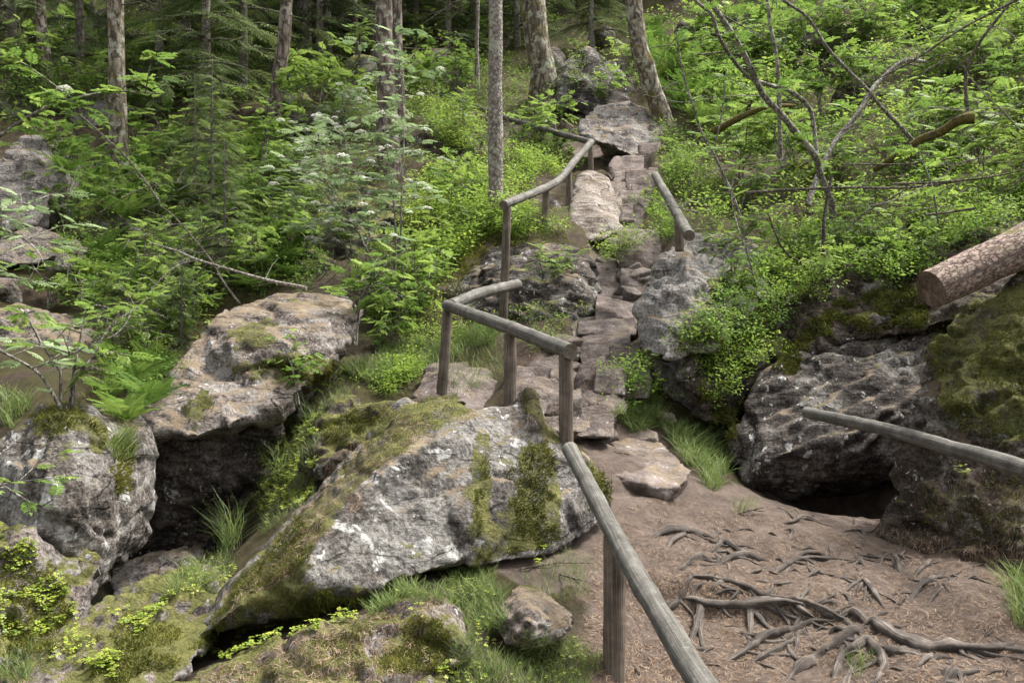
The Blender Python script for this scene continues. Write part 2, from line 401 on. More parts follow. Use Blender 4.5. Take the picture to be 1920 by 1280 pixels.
M['twig'] = bark_mat('dry twig', (.05,.04,.032), (.17,.145,.115), (.34,.30,.25), .2, 0, .5, 30)
M['twig_pale'] = bark_mat('bleached dry twig', (.14,.12,.10), (.32,.29,.25), (.52,.49,.44), .2, 0, .5, 30)
def _cut():
    s = NT('old saw cut'); tc = s.n('ShaderNodeTexCoord'); m = s.n('ShaderNodeVectorMath', operation='DISTANCE'); s.l(tc.outputs['UV'], m.inputs[0]); m.inputs[1].default_value = (.5, .5, 0)
    v = s.co(); n = s.noise(v, 22, 7, .75); r = s.mth('SINE', s.mth('MULTIPLY', s.mth('ADD', m.outputs['Value'], s.mth('MULTIPLY', s.noise(v, 9, 5), .10)), 130))
    sp = s.n('ShaderNodeSeparateXYZ'); s.l(tc.outputs['UV'], sp.inputs[0]); a = s.mth('ARCTAN2', s.mth('SUBTRACT', sp.outputs['X'], .5), s.mth('SUBTRACT', sp.outputs['Y'], .5))
    cb = s.n('ShaderNodeCombineXYZ'); s.l(s.mth('MULTIPLY', a, 3.0), cb.inputs[0]); s.l(s.mth('MULTIPLY', m.outputs['Value'], .8), cb.inputs[1]); ck = s.step(s.noise(cb.outputs[0], 2.2, 3), .36, .30)
    f = s.mth('ADD', s.mth('ADD', s.mth('MULTIPLY', r, .07), s.mth('MULTIPLY', n, .6)), s.mth('MULTIPLY', s.noise(v, 4, 4), .4))
    col = s.mix(s.mth('MULTIPLY', ck, .8), s.ramp(f, [(.38, (.035,.025,.018)), (.52, (.11,.08,.058)), (.66, (.24,.185,.14))]), (.01, .008, .006))
    return s.fin(col, s.bump(f, .02, .9), .95)
M['cut_dark'] = _cut()
M['cut_old'] = (lambda s: s.fin(s.ramp(s.mth('ADD', s.mth('MULTIPLY', s.noise(s.co(scale=(1, 1, 1)), 22, 7, .75), .6), s.mth('MULTIPLY', s.noise(s.co(), 4, 4), .4)), [(.38, (.03,.021,.015)), (.52, (.09,.064,.045)), (.66, (.20,.15,.11))]), s.bump(s.noise(s.co(), 30, 6, .8), .02, .9), .95))(NT('old saw cut'))
M['twig_dark'] = bark_mat('dark twig', (.025,.02,.016), (.075,.06,.05), (.16,.14,.12), .15, 0, .5, 30)

def wood_mat(name, dark, mid, light, lich=.4):
    s = NT(name)
    tc = s.n('ShaderNodeTexCoord'); mp = s.n('ShaderNodeMapping'); mp.inputs['Scale'].default_value = (16, 1.1, 1); s.l(tc.outputs['UV'], mp.inputs[0])
    wv = s.warp(mp.outputs[0], 1.2, 1.0)
    g = s.noise(wv, 1.5, 7, .72); v = s.co()
    n = s.noise(v, 9, 6, .65); b = s.noise(v, 2.6, 4)
    f = s.mth('ADD', s.mth('MULTIPLY', g, .6), s.mth('MULTIPLY', n, .4))
    f = s.mth('ADD', f, s.mth('MULTIPLY', s.mth('SUBTRACT', b, .5), .25))
    col = s.ramp(f, [(.36, dark), (.5, mid), (.64, light)])
    crack = s.step(g, .36, .31)
    col = s.mix(s.mth('MULTIPLY', crack, .8), col, (.018, .015, .013))
    lm = s.mth('MULTIPLY', s.step(s.noise(v, 38, 7, .8), .60 - .18 * lich, .70 - .18 * lich), s.step(s.normz(), -.2, .7))
    col = s.mix(s.mth('MULTIPLY', lm, .38), col, (.36, .365, .31))
    nb = s.bump(s.mth('ADD', g, s.mth('MULTIPLY', n, .5)), .012, .9)
    return s.fin(col, nb, .75)
M['rail'] = wood_mat('weathered grey rail', (.042,.039,.034), (.105,.098,.086), (.215,.203,.18), .25)
M['rail_dark'] = wood_mat('weathered dark rail', (.03,.028,.026), (.075,.07,.064), (.17,.16,.145), .3)
M['post'] = wood_mat('weathered brown post', (.045,.036,.028), (.12,.096,.075), (.235,.195,.155), .1)
def endgrain():
    s = NT('end grain'); v = s.co()
    tc = s.n('ShaderNodeTexCoord'); m = s.n('ShaderNodeVectorMath', operation='DISTANCE'); s.l(tc.outputs['UV'], m.inputs[0]); m.inputs[1].default_value = (.5, .5, 0)
    r = s.mth('SINE', s.mth('MULTIPLY', s.mth('ADD', m.outputs['Value'], s.mth('MULTIPLY', s.noise(v, 14, 4), .08)), 75))
    f = s.mth('ADD', s.mth('MULTIPLY', r, .2), s.noise(v, 30, 5, .7))
    return s.fin(s.ramp(f, [(.25, (.05,.042,.034)), (.55, (.14,.12,.095)), (.8, (.25,.22,.18))]), s.bump(f, .006, .8), .85)
M['endgrain'] = endgrain()
M['root'] = wood_mat('bare polished root', (.024,.019,.015), (.085,.069,.058), (.23,.195,.168), .0)
M['metal'] = (lambda s: s.fin(s.ramp(s.noise(s.co(), 60), [(.3, (.02,.018,.016)), (.7, (.08,.06,.05))]), None, .6))(NT('rusty bolt'))

# ------------------------------------------------------------------ terrain (one sheet from surveyed spots)
SPOTS = """1500 1280 4.6;1500 1400 4.0;1150 1400 4.4;1850 1280 4.7;1900 1120 5.6;1700 1150 5.5;1350 1000 6.6;1550 980 7;1640 975 8.2;1620 968 8.9;1200 930 7;
1210 872 7.5;1150 785 8.3;1100 705 9;1150 645 9.8;1170 580 10.7;1160 520 11.4;1150 470 12.2;1130 425 13;1180 350 15;1150 300 16.5;1000 255 18.5;900 210 21;
960 1290 4.4;650 1150 5.0;720 1200 4.7;1000 1060 5.6;1080 980 6.3;400 1190 5.4;240 1150 5.8;100 1230 5.3;-150 1250 5.2;300 1135 7.6;230 1130 7.0;300 1125 8.3;250 1120 7.9;390 1110 7.2;430 1095 7.5;400 1110 8.0;360 1100 6.4;475 1000 6.75;520 930 7.5;560 820 8.2;640 720 9.2;720 690 9.4;760 650 10;860 625 10.4;960 610 10.2;
980 722 8.7;1000 684 9.3;955 704 9.0;1040 764 8.2;780 800 8.3;880 806 8.3;870 735 9.1;60 800 8.2;220 790 8.6;50 690 9.6;220 690 10;300 620 11.2;120 560 11.8;250 520 12.8;450 540 12;600 540 11.6;740 500 12;850 430 12.4;930 383 12.6;1000 420 12.2;
250 420 15;400 400 15;600 400 14.2;100 340 15.5;230 315 17;520 255 19;720 330 15;850 270 16.5;80 200 20;400 200 21;700 180 21;1000 190 20;1120 190 19.5;
-300 200 20;-300 600 11;-300 900 7.5;200 100 26;700 100 26;1100 100 25;200 0 33;700 0 33;1100 0 32;-500 0 33;200 -80 45;800 -80 45;1300 -80 44;
1250 430 12;1400 440 11.2;1500 480 11.2;1650 450 11.2;1800 420 10.8;1930 410 10.6;1600 370 12.6;1800 330 12.4;1300 310 14.6;1500 280 15;1750 220 14.5;1900 150 15;1300 150 20;1600 100 20;1900 30 20;1400 20 27;1900 -60 26;2300 300 11;2300 -100 17;2300 1000 6;2150 850 7.2;2150 450 9.6;2500 -200 28"""
_sp = np.array([list(P(*[float(x) for x in q.split()])) for q in SPOTS.replace('\n', '').split(';')])
_sp = np.vstack([_sp, [[0, 0, .0], [-3, 1, -.1], [3, 1, .1], [0, 2.5, -.02], [-8, -6, -.3], [8, -6, 1.5], [0, -14, -.5], [-6, 3, -.2], [5, 3, .6], [-2, 4.2, -.1],
                       [-30, 5, 1], [-30, 25, 7.5], [-30, 50, 14], [30, 5, 8], [30, 25, 14], [30, 50, 18], [0, 60, 17], [0, 90, 20], [40, 90, 22], [-40, 90, 20]]])
_c2 = .35 ** 2
_D = np.sqrt(((_sp[:, None, :2] - _sp[None, :, :2]) ** 2).sum(-1) + _c2)
_A = np.block([[-_D + np.eye(len(_sp)) * 0.012, np.ones((len(_sp), 1))], [np.ones((1, len(_sp))), np.zeros((1, 1))]])
_w = np.linalg.solve(_A, np.concatenate([_sp[:, 2], [0]]))
def base_z(X, Y):
    q = np.stack([X, Y], -1).reshape(-1, 2); out = np.empty(len(q))
    for i in range(0, len(q), 20000):
        b = q[i:i + 20000]
        out[i:i + 20000] = -np.sqrt(((b[:, None] - _sp[None, :, :2]) ** 2).sum(-1) + _c2) @ _w[:-1] + _w[-1]
    return out.reshape(np.shape(X))
# trodden path as a polyline with half widths
_pathpx = [(1500, 1500, 3.6, 1.0), (1500, 1280, 4.6, 1.05), (1520, 1090, 5.7, 1.25), (1400, 1010, 6.5, 1.1), (1220, 920, 7.1, .5), (1200, 850, 7.7, .4), (1120, 740, 8.7, .5), (1100, 690, 9.2, .55),
           (1150, 620, 10, .4), (1165, 540, 11.2, .35), (1150, 450, 12.5, .3), (1192, 350, 15, .3), (1165, 295, 16.8, .3), (1000, 255, 18.5, .28), (900, 208, 21, .28)]
_pp = np.array([[*P(a, b, d)[:2], w_] for a, b, d, w_ in _pathpx])
_side = [np.array([[*P(a, b, d)[:2], w_] for a, b, d, w_ in q]) for q in ([(1400, 1010, 6.5, .6), (1500, 965, 7.3, .7), (1600, 970, 7.6, .9), (1640, 975, 8.6, .7)], [(1250, 1050, 6.1, .5), (1010, 1085, 5.7, .32)], [(1850, 1280, 4.7, .8), (1850, 1120, 5.6, .7), (1720, 1080, 6.1, .7)])]
def path_mask(X, Y):
    q = np.stack([X, Y], -1).reshape(-1, 2); best = np.full(len(q), -9.0)
    for a, b in [(a, b) for L_ in [_pp] + _side for a, b in zip(L_[:-1], L_[1:])]:
        d = b[:2] - a[:2]; t = np.clip(((q - a[:2]) @ d) / (d @ d), 0, 1)
        dist = np.linalg.norm(q - (a[:2] + t[:, None] * d), axis=1); hw = a[2] + t * (b[2] - a[2])
        best = np.maximum(best, (hw - dist) / hw)
    return sstep(-.35, .35, best).reshape(np.shape(X))
def axis(lo, hi, mid, n, a):
    u = np.linspace(-1, 1, n); s = np.sinh(a * u) / math.sinh(a)
    return np.where(s < 0, mid + s * (mid - lo), mid + s * (hi - mid))
_gx = axis(-70, 70, 0.6, 470, 4.2); _gy = axis(-25, 110, 6.5, 520, 4.0)
GX, GY = np.meshgrid(_gx, _gy)
GZ = base_z(GX, GY); GM = path_mask(GX, GY)
GZ = GZ - .13 * GM * sstep(7.3, 8.4, GY)          # the stairway stones stand in a trodden gully
_yr = 5.78 - .10 * (GX - .8)                       # line of the thick root that holds a step in the path
GZ = GZ - .13 * sstep(_yr + .02, _yr - .14, GY) * sstep(.45, .7, GX) * sstep(2.0, 1.6, GX) * sstep(3.6, 4.6, GY)
_q = np.stack([GX.ravel(), GY.ravel(), np.zeros(GX.size)], 1)
_rough = fbm(_q * .55, 4).reshape(GX.shape); _f2 = fbm(_q * 2.6 + 9, 4, .55).reshape(GX.shape); _f3 = fbm(_q * 9 + 4, 3, .6).reshape(GX.shape)
_far = np.clip(np.hypot(GX, GY - 2) / 12, .15, 1.2)
GZ = GZ + (.22 * _rough * _far + .05 * _f2) * (1 - .7 * GM) + .012 * _f3 + .02 * _f2 * GM
V = np.stack([GX, GY, GZ], -1).reshape(-1, 3)
ny, nx = GX.shape
ii = np.arange(ny * nx).reshape(ny, nx)
F = np.stack([ii[:-1, :-1], ii[:-1, 1:], ii[1:, 1:], ii[1:, :-1]], -1).reshape(-1, 4)
fm = GM.ravel()[F].mean(1)
def sub(V, F, sel, t):
    f = F[sel]; u, inv = np.unique(f, return_inverse=True)
    return V[u], inv.reshape(f.shape), t[u]
a, b, t = sub(V, F, fm <= .5, GM.ravel()); tag(obj_np('ground', a, b, M['ground'], tone=t), 'mossy forest hillside covered in needles and moss', 'ground', kind='structure')
a, b, t = sub(V, F, fm > .5, GM.ravel()); tag(obj_np('path', a, b, M['ground'], tone=t), 'trodden reddish brown forest path strewn with needles', 'path', kind='structure')
_near = (np.abs(V[F[:, 0], 0]) < 40) & (V[F[:, 0], 1] < 60) & (V[F[:, 0], 1] > -3)
BVV = [V]; BVF = [F[_near]]; BVN = len(V)
def ground_z(x, y):
    i = np.clip(np.searchsorted(_gx, x) - 1, 0, nx - 2); j = np.clip(np.searchsorted(_gy, y) - 1, 0, ny - 2)
    u = (x - _gx[i]) / (_gx[i + 1] - _gx[i]); v = (y - _gy[j]) / (_gy[j + 1] - _gy[j])
    return float(GZ[j, i] * (1 - u) * (1 - v) + GZ[j, i + 1] * u * (1 - v) + GZ[j + 1, i] * (1 - u) * v + GZ[j + 1, i + 1] * u * v)

# ------------------------------------------------------------------ rocks
def hull_mesh(sets):
    bm = bmesh.new()
    for pts in sets:
        b2 = bmesh.new()
        for p in pts: b2.verts.new(p)
        r = bmesh.ops.convex_hull(b2, input=b2.verts)
        bmesh.ops.delete(b2, geom=[v for v in b2.verts if not v.link_faces], context='VERTS')
        bmesh.ops.recalc_face_normals(b2, faces=b2.faces)
        tmp = bpy.data.meshes.new('tmp'); b2.to_mesh(tmp); b2.free(); bm.from_mesh(tmp); bpy.data.meshes.remove(tmp)
    me = bpy.data.meshes.new('tmp'); bm.to_mesh(me); bm.free()
    return me
def remesh(me, voxel):
    o = bpy.data.objects.new('tmp', me); COL.objects.link(o)
    m = o.modifiers.new('r', 'REMESH'); m.mode = 'VOXEL'; m.voxel_size = voxel
    dg = bpy.context.evaluated_depsgraph_get(); dg.update()
    e = o.evaluated_get(dg); x = e.to_mesh()
    V = np.empty(len(x.vertices) * 3); x.vertices.foreach_get('co', V)
    L = np.empty(len(x.loops), np.int32); x.loops.foreach_get('vertex_index', L)
    e.to_mesh_clear(); bpy.data.objects.remove(o); bpy.data.meshes.remove(me)
    return V.reshape(-1, 3), L.reshape(-1, 4)
def vnormals(V, F):
    n = np.cross(V[F[:, 2]] - V[F[:, 0]], V[F[:, 3]] - V[F[:, 1]]); N = np.zeros_like(V)
    for k in range(4): np.add.at(N, F[:, k], n)
    return N / (np.linalg.norm(N, axis=1)[:, None] + 1e-12)
def smooth(V, F, it):
    E = np.vstack([F[:, [0, 1]], F[:, [1, 2]], F[:, [2, 3]], F[:, [3, 0]]])
    deg = np.bincount(E.ravel(), minlength=len(V))[:, None] + 1e-9
    for _ in range(it):
        S = np.zeros_like(V); np.add.at(S, E[:, 0], V[E[:, 1]]); np.add.at(S, E[:, 1], V[E[:, 0]])
        V = V * .4 + .6 * S / deg
    return V
def rock_shape(sets, voxel, seed=0, amp=.06, sm=3, strata=.02, sdir=(.15, .25, 1), sfreq=9, lump=1.0, crack=.5, facet=.8, fs=.32):
    V, F = remesh(hull_mesh(sets), voxel)
    V = smooth(V, F, sm); N = vnormals(V, F)
    o = seed * 13.7
    sdir = np.array(sdir, float); sdir /= np.linalg.norm(sdir)
    big = fbm(V * (1.5 * lump) + o, 3); mid = fbm(V * (4.5 * lump) + o + 5, 4, .55)
    rid = fbm(V * (2.6 * lump) + o + 3, 4, .5, ridge=True)
    h = (V @ sdir) * sfreq + 1.1 * perlin(V * 1.7 + o) ; saw = h - np.floor(h)
    led = np.where(saw < .82, saw / .82, (1 - saw) / .18) - .5
    led *= .35 + .65 * sstep(-.25, .35, perlin(V * 1.3 + o + 40))
    steep = 1 - np.clip(np.abs(N @ sdir), 0, 1) ** 2
    # a few deep joints
    cl = np.abs(perlin(V * np.array([.9, .9, .9]) * lump + o + 77)); cr = -sstep(.05, .0, cl)
    d = amp * (1.1 * big + .40 * mid + .30 * (rid - .3)) + strata * led * steep + crack * amp * cr
    V = V + N * d[:, None]
    if facet:      # broken facets: every cell of the surface is a slightly tilted plane
        r = np.random.default_rng(seed * 3 + 1); lo, hi = V.min(0), V.max(0)
        for size, am in ((fs, 1.0), (fs * .42, .42)):
            n = int(min(900, max(8, np.prod((hi - lo) / size + .6)))); c = lo + r.random((n, 3)) * (hi - lo); g = r.normal(size=(n, 3)); off = r.normal(size=n)
            q = V + .35 * size * np.stack([fbm(V * (.9 / size) + o + 11 * k, 3) for k in range(3)], 1)
            idx = np.empty(len(V), int)
            for i in range(0, len(V), 6000): idx[i:i + 6000] = ((q[i:i + 6000, None] - c[None]) ** 2).sum(-1).argmin(1)
            dd = facet * amp * am * (.38 * off[idx] + .55 * np.einsum('ij,ij->i', V - c[idx], g[idx]) / size)
            V = V + N * np.clip(dd, -1.2 * amp, 1.2 * amp)[:, None]
        V = smooth(V, F, 1); N = vnormals(V, F)
    V += N * (.07 * amp * fbm(V * 30 + o, 3))[:, None]
    V += N * (.05 * amp * fbm(V * 22 + o, 2))[:, None]
    return V, F
def px(s, dx=0, dy=0, dd=0):
    return [tuple(P(float(a) + dx, float(b) + dy, float(d) + dd)) for a, b, d in (q.split() for q in s.split(';'))]
def solid(s, back=.7, shrink=.8, drop=0.0):
    """outline of a rock's seen face plus the same outline pushed back, smaller"""
    f = px(s); c = np.mean(f, axis=0)
    return f + [tuple(c + (np.array(p) - c) * np.array([shrink, 1, shrink]) + np.array([0, back, -drop])) for p in f]
ROCKS = []
def angular(pts, seed, edge, amp):
    """a broken block: hull with narrow chipped edges, finely cut up and roughened"""
    bm = bmesh.new()
    for p in pts: bm.verts.new(p)
    bmesh.ops.convex_hull(bm, input=bm.verts)
    bmesh.ops.delete(bm, geom=[v for v in bm.verts if not v.link_faces], context='VERTS')
    bmesh.ops.dissolve_limit(bm, angle_limit=.22, verts=bm.verts, edges=bm.edges)
    bmesh.ops.bevel(bm, geom=[e for e in bm.edges if e.is_manifold and e.calc_face_angle(0) > .3], offset=edge * .45, segments=1, affect='EDGES', profile=.5, clamp_overlap=True)
    bmesh.ops.triangulate(bm, faces=bm.faces)
    for _ in range(6):
        es = [e for e in bm.edges if e.calc_length() > edge * 1.6]
        if not es: break
        bmesh.ops.subdivide_edges(bm, edges=es, cuts=1); bmesh.ops.triangulate(bm, faces=[f for f in bm.faces if len(f.verts) > 3])
    bmesh.ops.recalc_face_normals(bm, faces=bm.faces); bm.verts.index_update()
    V = np.array([v.co[:] for v in bm.verts]); N = np.array([v.normal[:] for v in bm.verts]); F = np.array([[v.index for v in f.verts] for f in bm.faces]); bm.free()
    o = seed * 7.7
    V = V + N * (amp * (.8 * fbm(V * 5 + o, 3) + .5 * fbm(V * 14 + o, 3) - .6 * sstep(.07, .0, np.abs(perlin(V * 3.1 + o)))))[:, None]
    return V, F
def block(name, label, pts, mat, cat, group, d, amp):
    global BVN
    V, F = angular(pts, len(ROCKS) + 1, max(.014, d * .0026), amp)
    c = np.array([V[:, 0].mean(), V[:, 1].mean(), V[:, 2].min()])
    BVV.append(V); BVF.append(np.column_stack([F, F[:, 2]]) + BVN); BVN += len(V)
    o = obj_np(name, V - c, F, M[mat], tone=np.zeros(len(V))); o.location = c
    tag(o, label, cat, group); ROCKS.append(o); return o
MOSSY = [  # where thick moss grows on the rocks
 [(400,1150),(470,1055),(590,935),(705,805),(760,755),(850,745),(880,768),(760,838),(655,930),(575,1030),(450,1150)], [(892,815),(925,810),(925,1010),(890,1050),(880,960)],
 [(985,830),(1035,845),(1045,1005),(950,1050),(890,1060),(895,1000),(960,930)], [(1105,860),(1150,880),(1150,965),(1115,965)], [(480,1190),(560,1095),(720,1098),(905,1045),(890,1095),(640,1150)],
 [(340,1215),(470,1110),(555,1035),(585,1060),(565,1110),(420,1205)], [(975,725),(1012,738),(1080,830),(1030,830),(985,770)], [(430,688),(560,664),(660,678),(625,728),(540,718),(440,703)],
 [(342,775),(378,715),(402,765),(365,812)], [(430,608),(515,598),(505,645),(440,655)], [(120,1245),(340,1150),(335,1255),(200,1290)], [(560,1205),(700,1165),(650,1290),(400,1290)], [(740,1150),(850,1180),(855,1275),(735,1260)],
 [(55,775),(130,752),(210,800),(190,850),(130,800)], [(600,785),(720,745),(740,790),(620,850)], [(1740,630),(1800,570),(1930,530),(1930,830),(1760,760)]]
def painted(V):
    Y = np.maximum(V[:, 1], .5); q = np.stack([960 + V[:, 0] / Y * FPX, 640 - (V[:, 2] - CAMZ) / Y * FPX], 1)
    q += np.stack([fbm(V * 5 + 3, 3), fbm(V * 5 + 31, 3)], 1) * 16
    t = np.zeros(len(V))
    for poly in MOSSY:
        x, y = q[:, 0], q[:, 1]; c = np.zeros(len(q), bool)
        for i in range(len(poly)):
            (x1, y1), (x2, y2) = poly[i], poly[i - 1]
            k = ((y1 > y) != (y2 > y)) & (x < (x2 - x1) * (y - y1) / (y2 - y1 + 1e-12) + x1); c ^= k
        t[c] = 1
    return t * .75
def rock(name, label, sets, mat, cat='rock', group=None, dv=None, **k):
    global BVN
    d = np.mean([p[1] for s in sets for p in s])
    V, F = rock_shape(sets, dv or max(.012, d * .0030), seed=len(ROCKS) + 1, **k)
    c = np.array([V[:, 0].mean(), V[:, 1].mean(), V[:, 2].min()])
    BVV.append(V); BVF.append(F + BVN); BVN += len(V)
    o = obj_np(name, V - c, F, M[mat], tone=painted(V)); o.location = c
    tag(o, label, cat, group); ROCKS.append(o); return o

rock('boulder', 'big pale grey boulder spotted with white lichen, leaning beside the lower handrail', [
    px("345 1212 5.0;352 1180 5.15;400 1120 5.5;470 1045 5.9;590 930 6.3;705 802 6.6;760 752 6.7;850 742 6.5;420 1150 4.95;575 1050 5.0;660 935 5.3;765 850 5.6;860 795 5.9;905 765 6.15;590 1095 4.95;700 1105 5.05;850 1060 5.3;900 1040 5.5") + px("400 1195 5.7;600 1140 6.2;900 1040 6.6;700 900 7.0"),
    px("790 850 5.8;860 790 6.0;905 758 6.3;945 765 6.45;1005 760 6.4;1050 800 6.3;1100 860 6.2;1138 900 6.3;1142 955 6.3;1100 1005 6.0;1000 1050 5.6;880 1070 5.35;850 960 5.45;960 900 5.75") + px("900 900 7.0;1100 930 6.9"),
    px("950 770 6.45;985 722 6.5;1012 742 6.45;1040 800 6.4;960 840 6.3;1000 800 6.1") + px("990 760 6.8"),
    px("390 1200 5.2;480 1195 5.4;640 1150 5.5;720 1110 5.5;600 1060 5.5;470 1090 5.5") + px("500 1150 6.2;700 1090 6.2"),
], 'rock_lichen', amp=.032, strata=.012, sdir=(.7, .2, .7), crack=.6, facet=.75, fs=.55)
rock('boulder', 'long tilted brown slab overhanging a dark hollow on the left', [
    px("366 640 8.5;384 603 8.8;428 578 9.2;510 558 9.7;600 545 10;660 548 10;692 580 9.6;655 652 8.9;600 690 8.4;545 752 8.0;372 818 7.4;256 814 7.5;275 765 7.7;330 695 8.2") + px("300 880 8.6;500 820 9.2;430 700 9.6;640 660 9.8"),
    px("382 655 8.28;440 690 8.17;560 674 8.28;648 650 8.74;690 585 9.5;600 548 9.9;500 565 9.45;430 580 9.0;384 606 8.65;500 630 8.4") + px("440 660 9.4;640 620 9.9"),
], 'rock_brown', amp=.05, strata=.02, sdir=(.4, .5, .8), crack=.5, facet=.9, fs=.6)
rock('boulder', 'upright grey rock with a mossy cap at the left edge, under the slab', [
    solid("-60 860 6.3;20 812 6.4;70 768 6.6;130 757 6.7;180 772 6.7;206 815 6.6;212 900 6.45;208 1010 6.35;178 1100 6.25;150 1135 6.2;60 1170 6.0;-80 1170 6.0;100 880 5.95;150 960 6.0", back=1.0)],
    'rock_mottled', amp=.06, strata=.03, sdir=(.85, .1, .5), sfreq=9, facet=.6, fs=.5)
rock('mossy_mound', 'low mound grown over with moss and wood sorrel at the left edge', [
    solid("-60 990 5.8;40 1000 5.75;110 1060 5.65;150 1125 5.6;140 1190 5.4;0 1260 5.1;-80 1260 5.1", back=.5)], 'rock_moss', amp=.07, strata=0)
rock('boulder', 'sloping mossy rock in the bottom left corner', [
    solid("-20 1290 4.55;60 1212 4.9;180 1137 5.3;250 1100 5.5;330 1103 5.6;382 1130 5.5;402 1182 5.15;345 1225 4.85;310 1300 4.5;100 1340 4.25", back=.7)],
    'rock_moss', amp=.05, strata=.03, sdir=(.9, .1, .4))
rock('rock', 'small dark rock lying inside the hollow under the slab', [solid("205 1070 7.5;250 1042 7.6;340 1026 7.6;366 1062 7.5;356 1115 7.2;205 1130 7.2", back=.5)], 'rock_grey', amp=.05)
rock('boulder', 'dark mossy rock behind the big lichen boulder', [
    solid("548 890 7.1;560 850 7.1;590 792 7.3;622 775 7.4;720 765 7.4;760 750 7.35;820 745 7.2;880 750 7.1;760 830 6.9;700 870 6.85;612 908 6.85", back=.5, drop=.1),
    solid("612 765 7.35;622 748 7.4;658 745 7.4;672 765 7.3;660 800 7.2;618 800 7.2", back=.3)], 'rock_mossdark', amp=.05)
rock('boulder', 'flat mossy slab at the bottom edge of the photo', [
    px("290 1300 3.95;400 1240 4.3;520 1202 4.5;650 1168 4.65;720 1135 4.75;775 1113 4.8;820 1118 4.75;838 1160 4.6;862 1230 4.35;830 1300 4.1;640 1330 3.8;740 1190 4.4;400 1330 3.8") + px("400 1330 4.8;700 1300 5.2;850 1300 4.9")],
    'rock_moss', amp=.055, strata=.02, sdir=(.7, .2, .7))
rock('rock', 'rounded stone in the grass beside the lower post', [
    solid("935 1165 4.85;945 1130 4.95;970 1112 5.0;1010 1118 5.0;1050 1145 4.95;1075 1165 4.9;1060 1190 4.75;1000 1215 4.65;945 1210 4.7;990 1160 4.6", back=.3)], 'rock_brown', amp=.025, crack=.2, dv=.011)
rock('boulder', 'flat topped rock ledge at the foot of the leaning corner post', [
    px("770 742 8.55;800 684 9.4;860 680 9.7;945 690 9.7;950 715 9.2;900 742 8.8;830 700 8.8;775 785 8.5;880 800 8.5;930 770 8.8") + px("800 760 9.5;930 740 9.6")], 'rock_step', amp=.03)
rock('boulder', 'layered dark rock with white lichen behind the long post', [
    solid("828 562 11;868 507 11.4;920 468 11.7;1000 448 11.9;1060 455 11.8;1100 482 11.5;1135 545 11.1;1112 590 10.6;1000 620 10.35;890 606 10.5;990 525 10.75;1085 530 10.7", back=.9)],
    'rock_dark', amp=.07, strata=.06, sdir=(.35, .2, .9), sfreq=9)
rock('boulder', 'smooth pale slab beside the upper steps', [
    solid("1058 450 12.4;1070 400 12.9;1076 335 14.0;1100 318 14.4;1140 335 14.2;1168 385 13.4;1174 428 12.7;1130 455 12.2;1122 390 12.8", back=1.2)], 'rock_pale', amp=.05, sm=6, facet=.3)
rock('rock', 'rock with lichen between the two upper posts', [solid("965 410 12.9;990 378 13.2;1040 368 13.4;1066 400 13.2;1062 448 12.7;1000 440 12.6", back=.5)], 'rock_dark', amp=.04)
rock('boulder', 'tall grey rock face leaning over the right side of the steps', [
    px("1190 655 8.95;1196 575 9.3;1222 497 9.8;1290 442 10.3;1370 430 10.5;1440 457 10.2;1435 560 9.3;1340 665 8.7;1245 675 8.55;1285 560 8.95") + px("1240 640 9.9;1440 600 10.2;1300 500 10.8"),
    solid("1218 680 9.3;1290 678 9.2;1390 800 8.8;1330 840 8.9;1262 792 9.1", back=.8)], 'rock_face', amp=.06, strata=.04, sdir=(.6, .2, .7))
rock('boulder', 'large dark overhanging boulder above the cave, streaked with lichen', [
    px("1365 862 8.4;1368 808 8.4;1400 738 8.55;1445 693 8.75;1560 612 9.1;1690 567 9.3;1770 590 9.1;1790 700 8.6;1760 800 8.35;1700 872 8.3;1560 835 8.05;1450 855 8.05;1400 905 8.15") + px("1372 925 8.8;1440 950 9.1;1560 945 9.7;1660 930 10.0;1500 700 10.2;1760 700 10.2")],
    'rock_dark', amp=.06, strata=.075, sdir=(-.45, .25, .85), sfreq=8, crack=.9, facet=.5, fs=.55)
rock('earth_bank', 'dark mossy earth bank overgrown with blueberry above the overhanging boulder', [
    px("1395 600 9.5;1425 480 10.3;1560 452 10.7;1750 425 10.5;1930 405 10.2;2120 395 10;1445 680 9.0;1560 606 9.15;1700 562 9.35;1800 560 9.0;2000 530 8.7;2150 520 8.5;1560 520 9.5;1750 480 9.4") + px("1450 650 11;1700 560 11;2100 540 10.5")],
    'rock_mossdark', cat='bank', amp=.10, strata=0, crack=.1)
rock('boulder', 'massive mossy rock at the right edge, under the cut log', [
    px("1648 1022 6.75;1672 958 6.85;1700 870 7.0;1752 802 7.1;1738 760 7.05;1725 712 7.1;1748 640 7.1;1802 572 7.15;1900 528 7.2;2080 480 7.3;2150 1020 6.2;1920 1075 6.0;1760 1062 6.35;1850 800 6.6;1960 690 6.7") + px("1760 1000 7.9;1800 700 8.3;2150 700 8.4")],
    'rock_mossdark', amp=.07, strata=.03, lump=.9)
rock('boulder', 'pale rock with a white lichen patch at the top of the steps', [
    px("1078 228 16.5;1108 196 17;1180 188 17.4;1245 225 17.2;1264 290 16.5;1205 302 16.0;1150 278 16;1085 252 16.2") + px("1160 300 17.5;1250 290 17.8")], 'rock_grey', amp=.06, strata=.03)
rock('boulder', 'dark reddish rock under the leaning tree in the background', [
    solid("1040 195 18.9;1050 122 19.5;1095 85 20;1150 110 20;1192 160 19.6;1184 205 18.9;1100 220 18.6;1075 150 19", back=1.2)], 'rock_dark', amp=.09)
rock('boulder', 'pointed grey rock behind the far end of the handrail', [solid("832 165 22.9;878 124 23.6;906 135 23.6;912 205 22.4;828 208 22.4", back=1)], 'rock_brown', amp=.08)
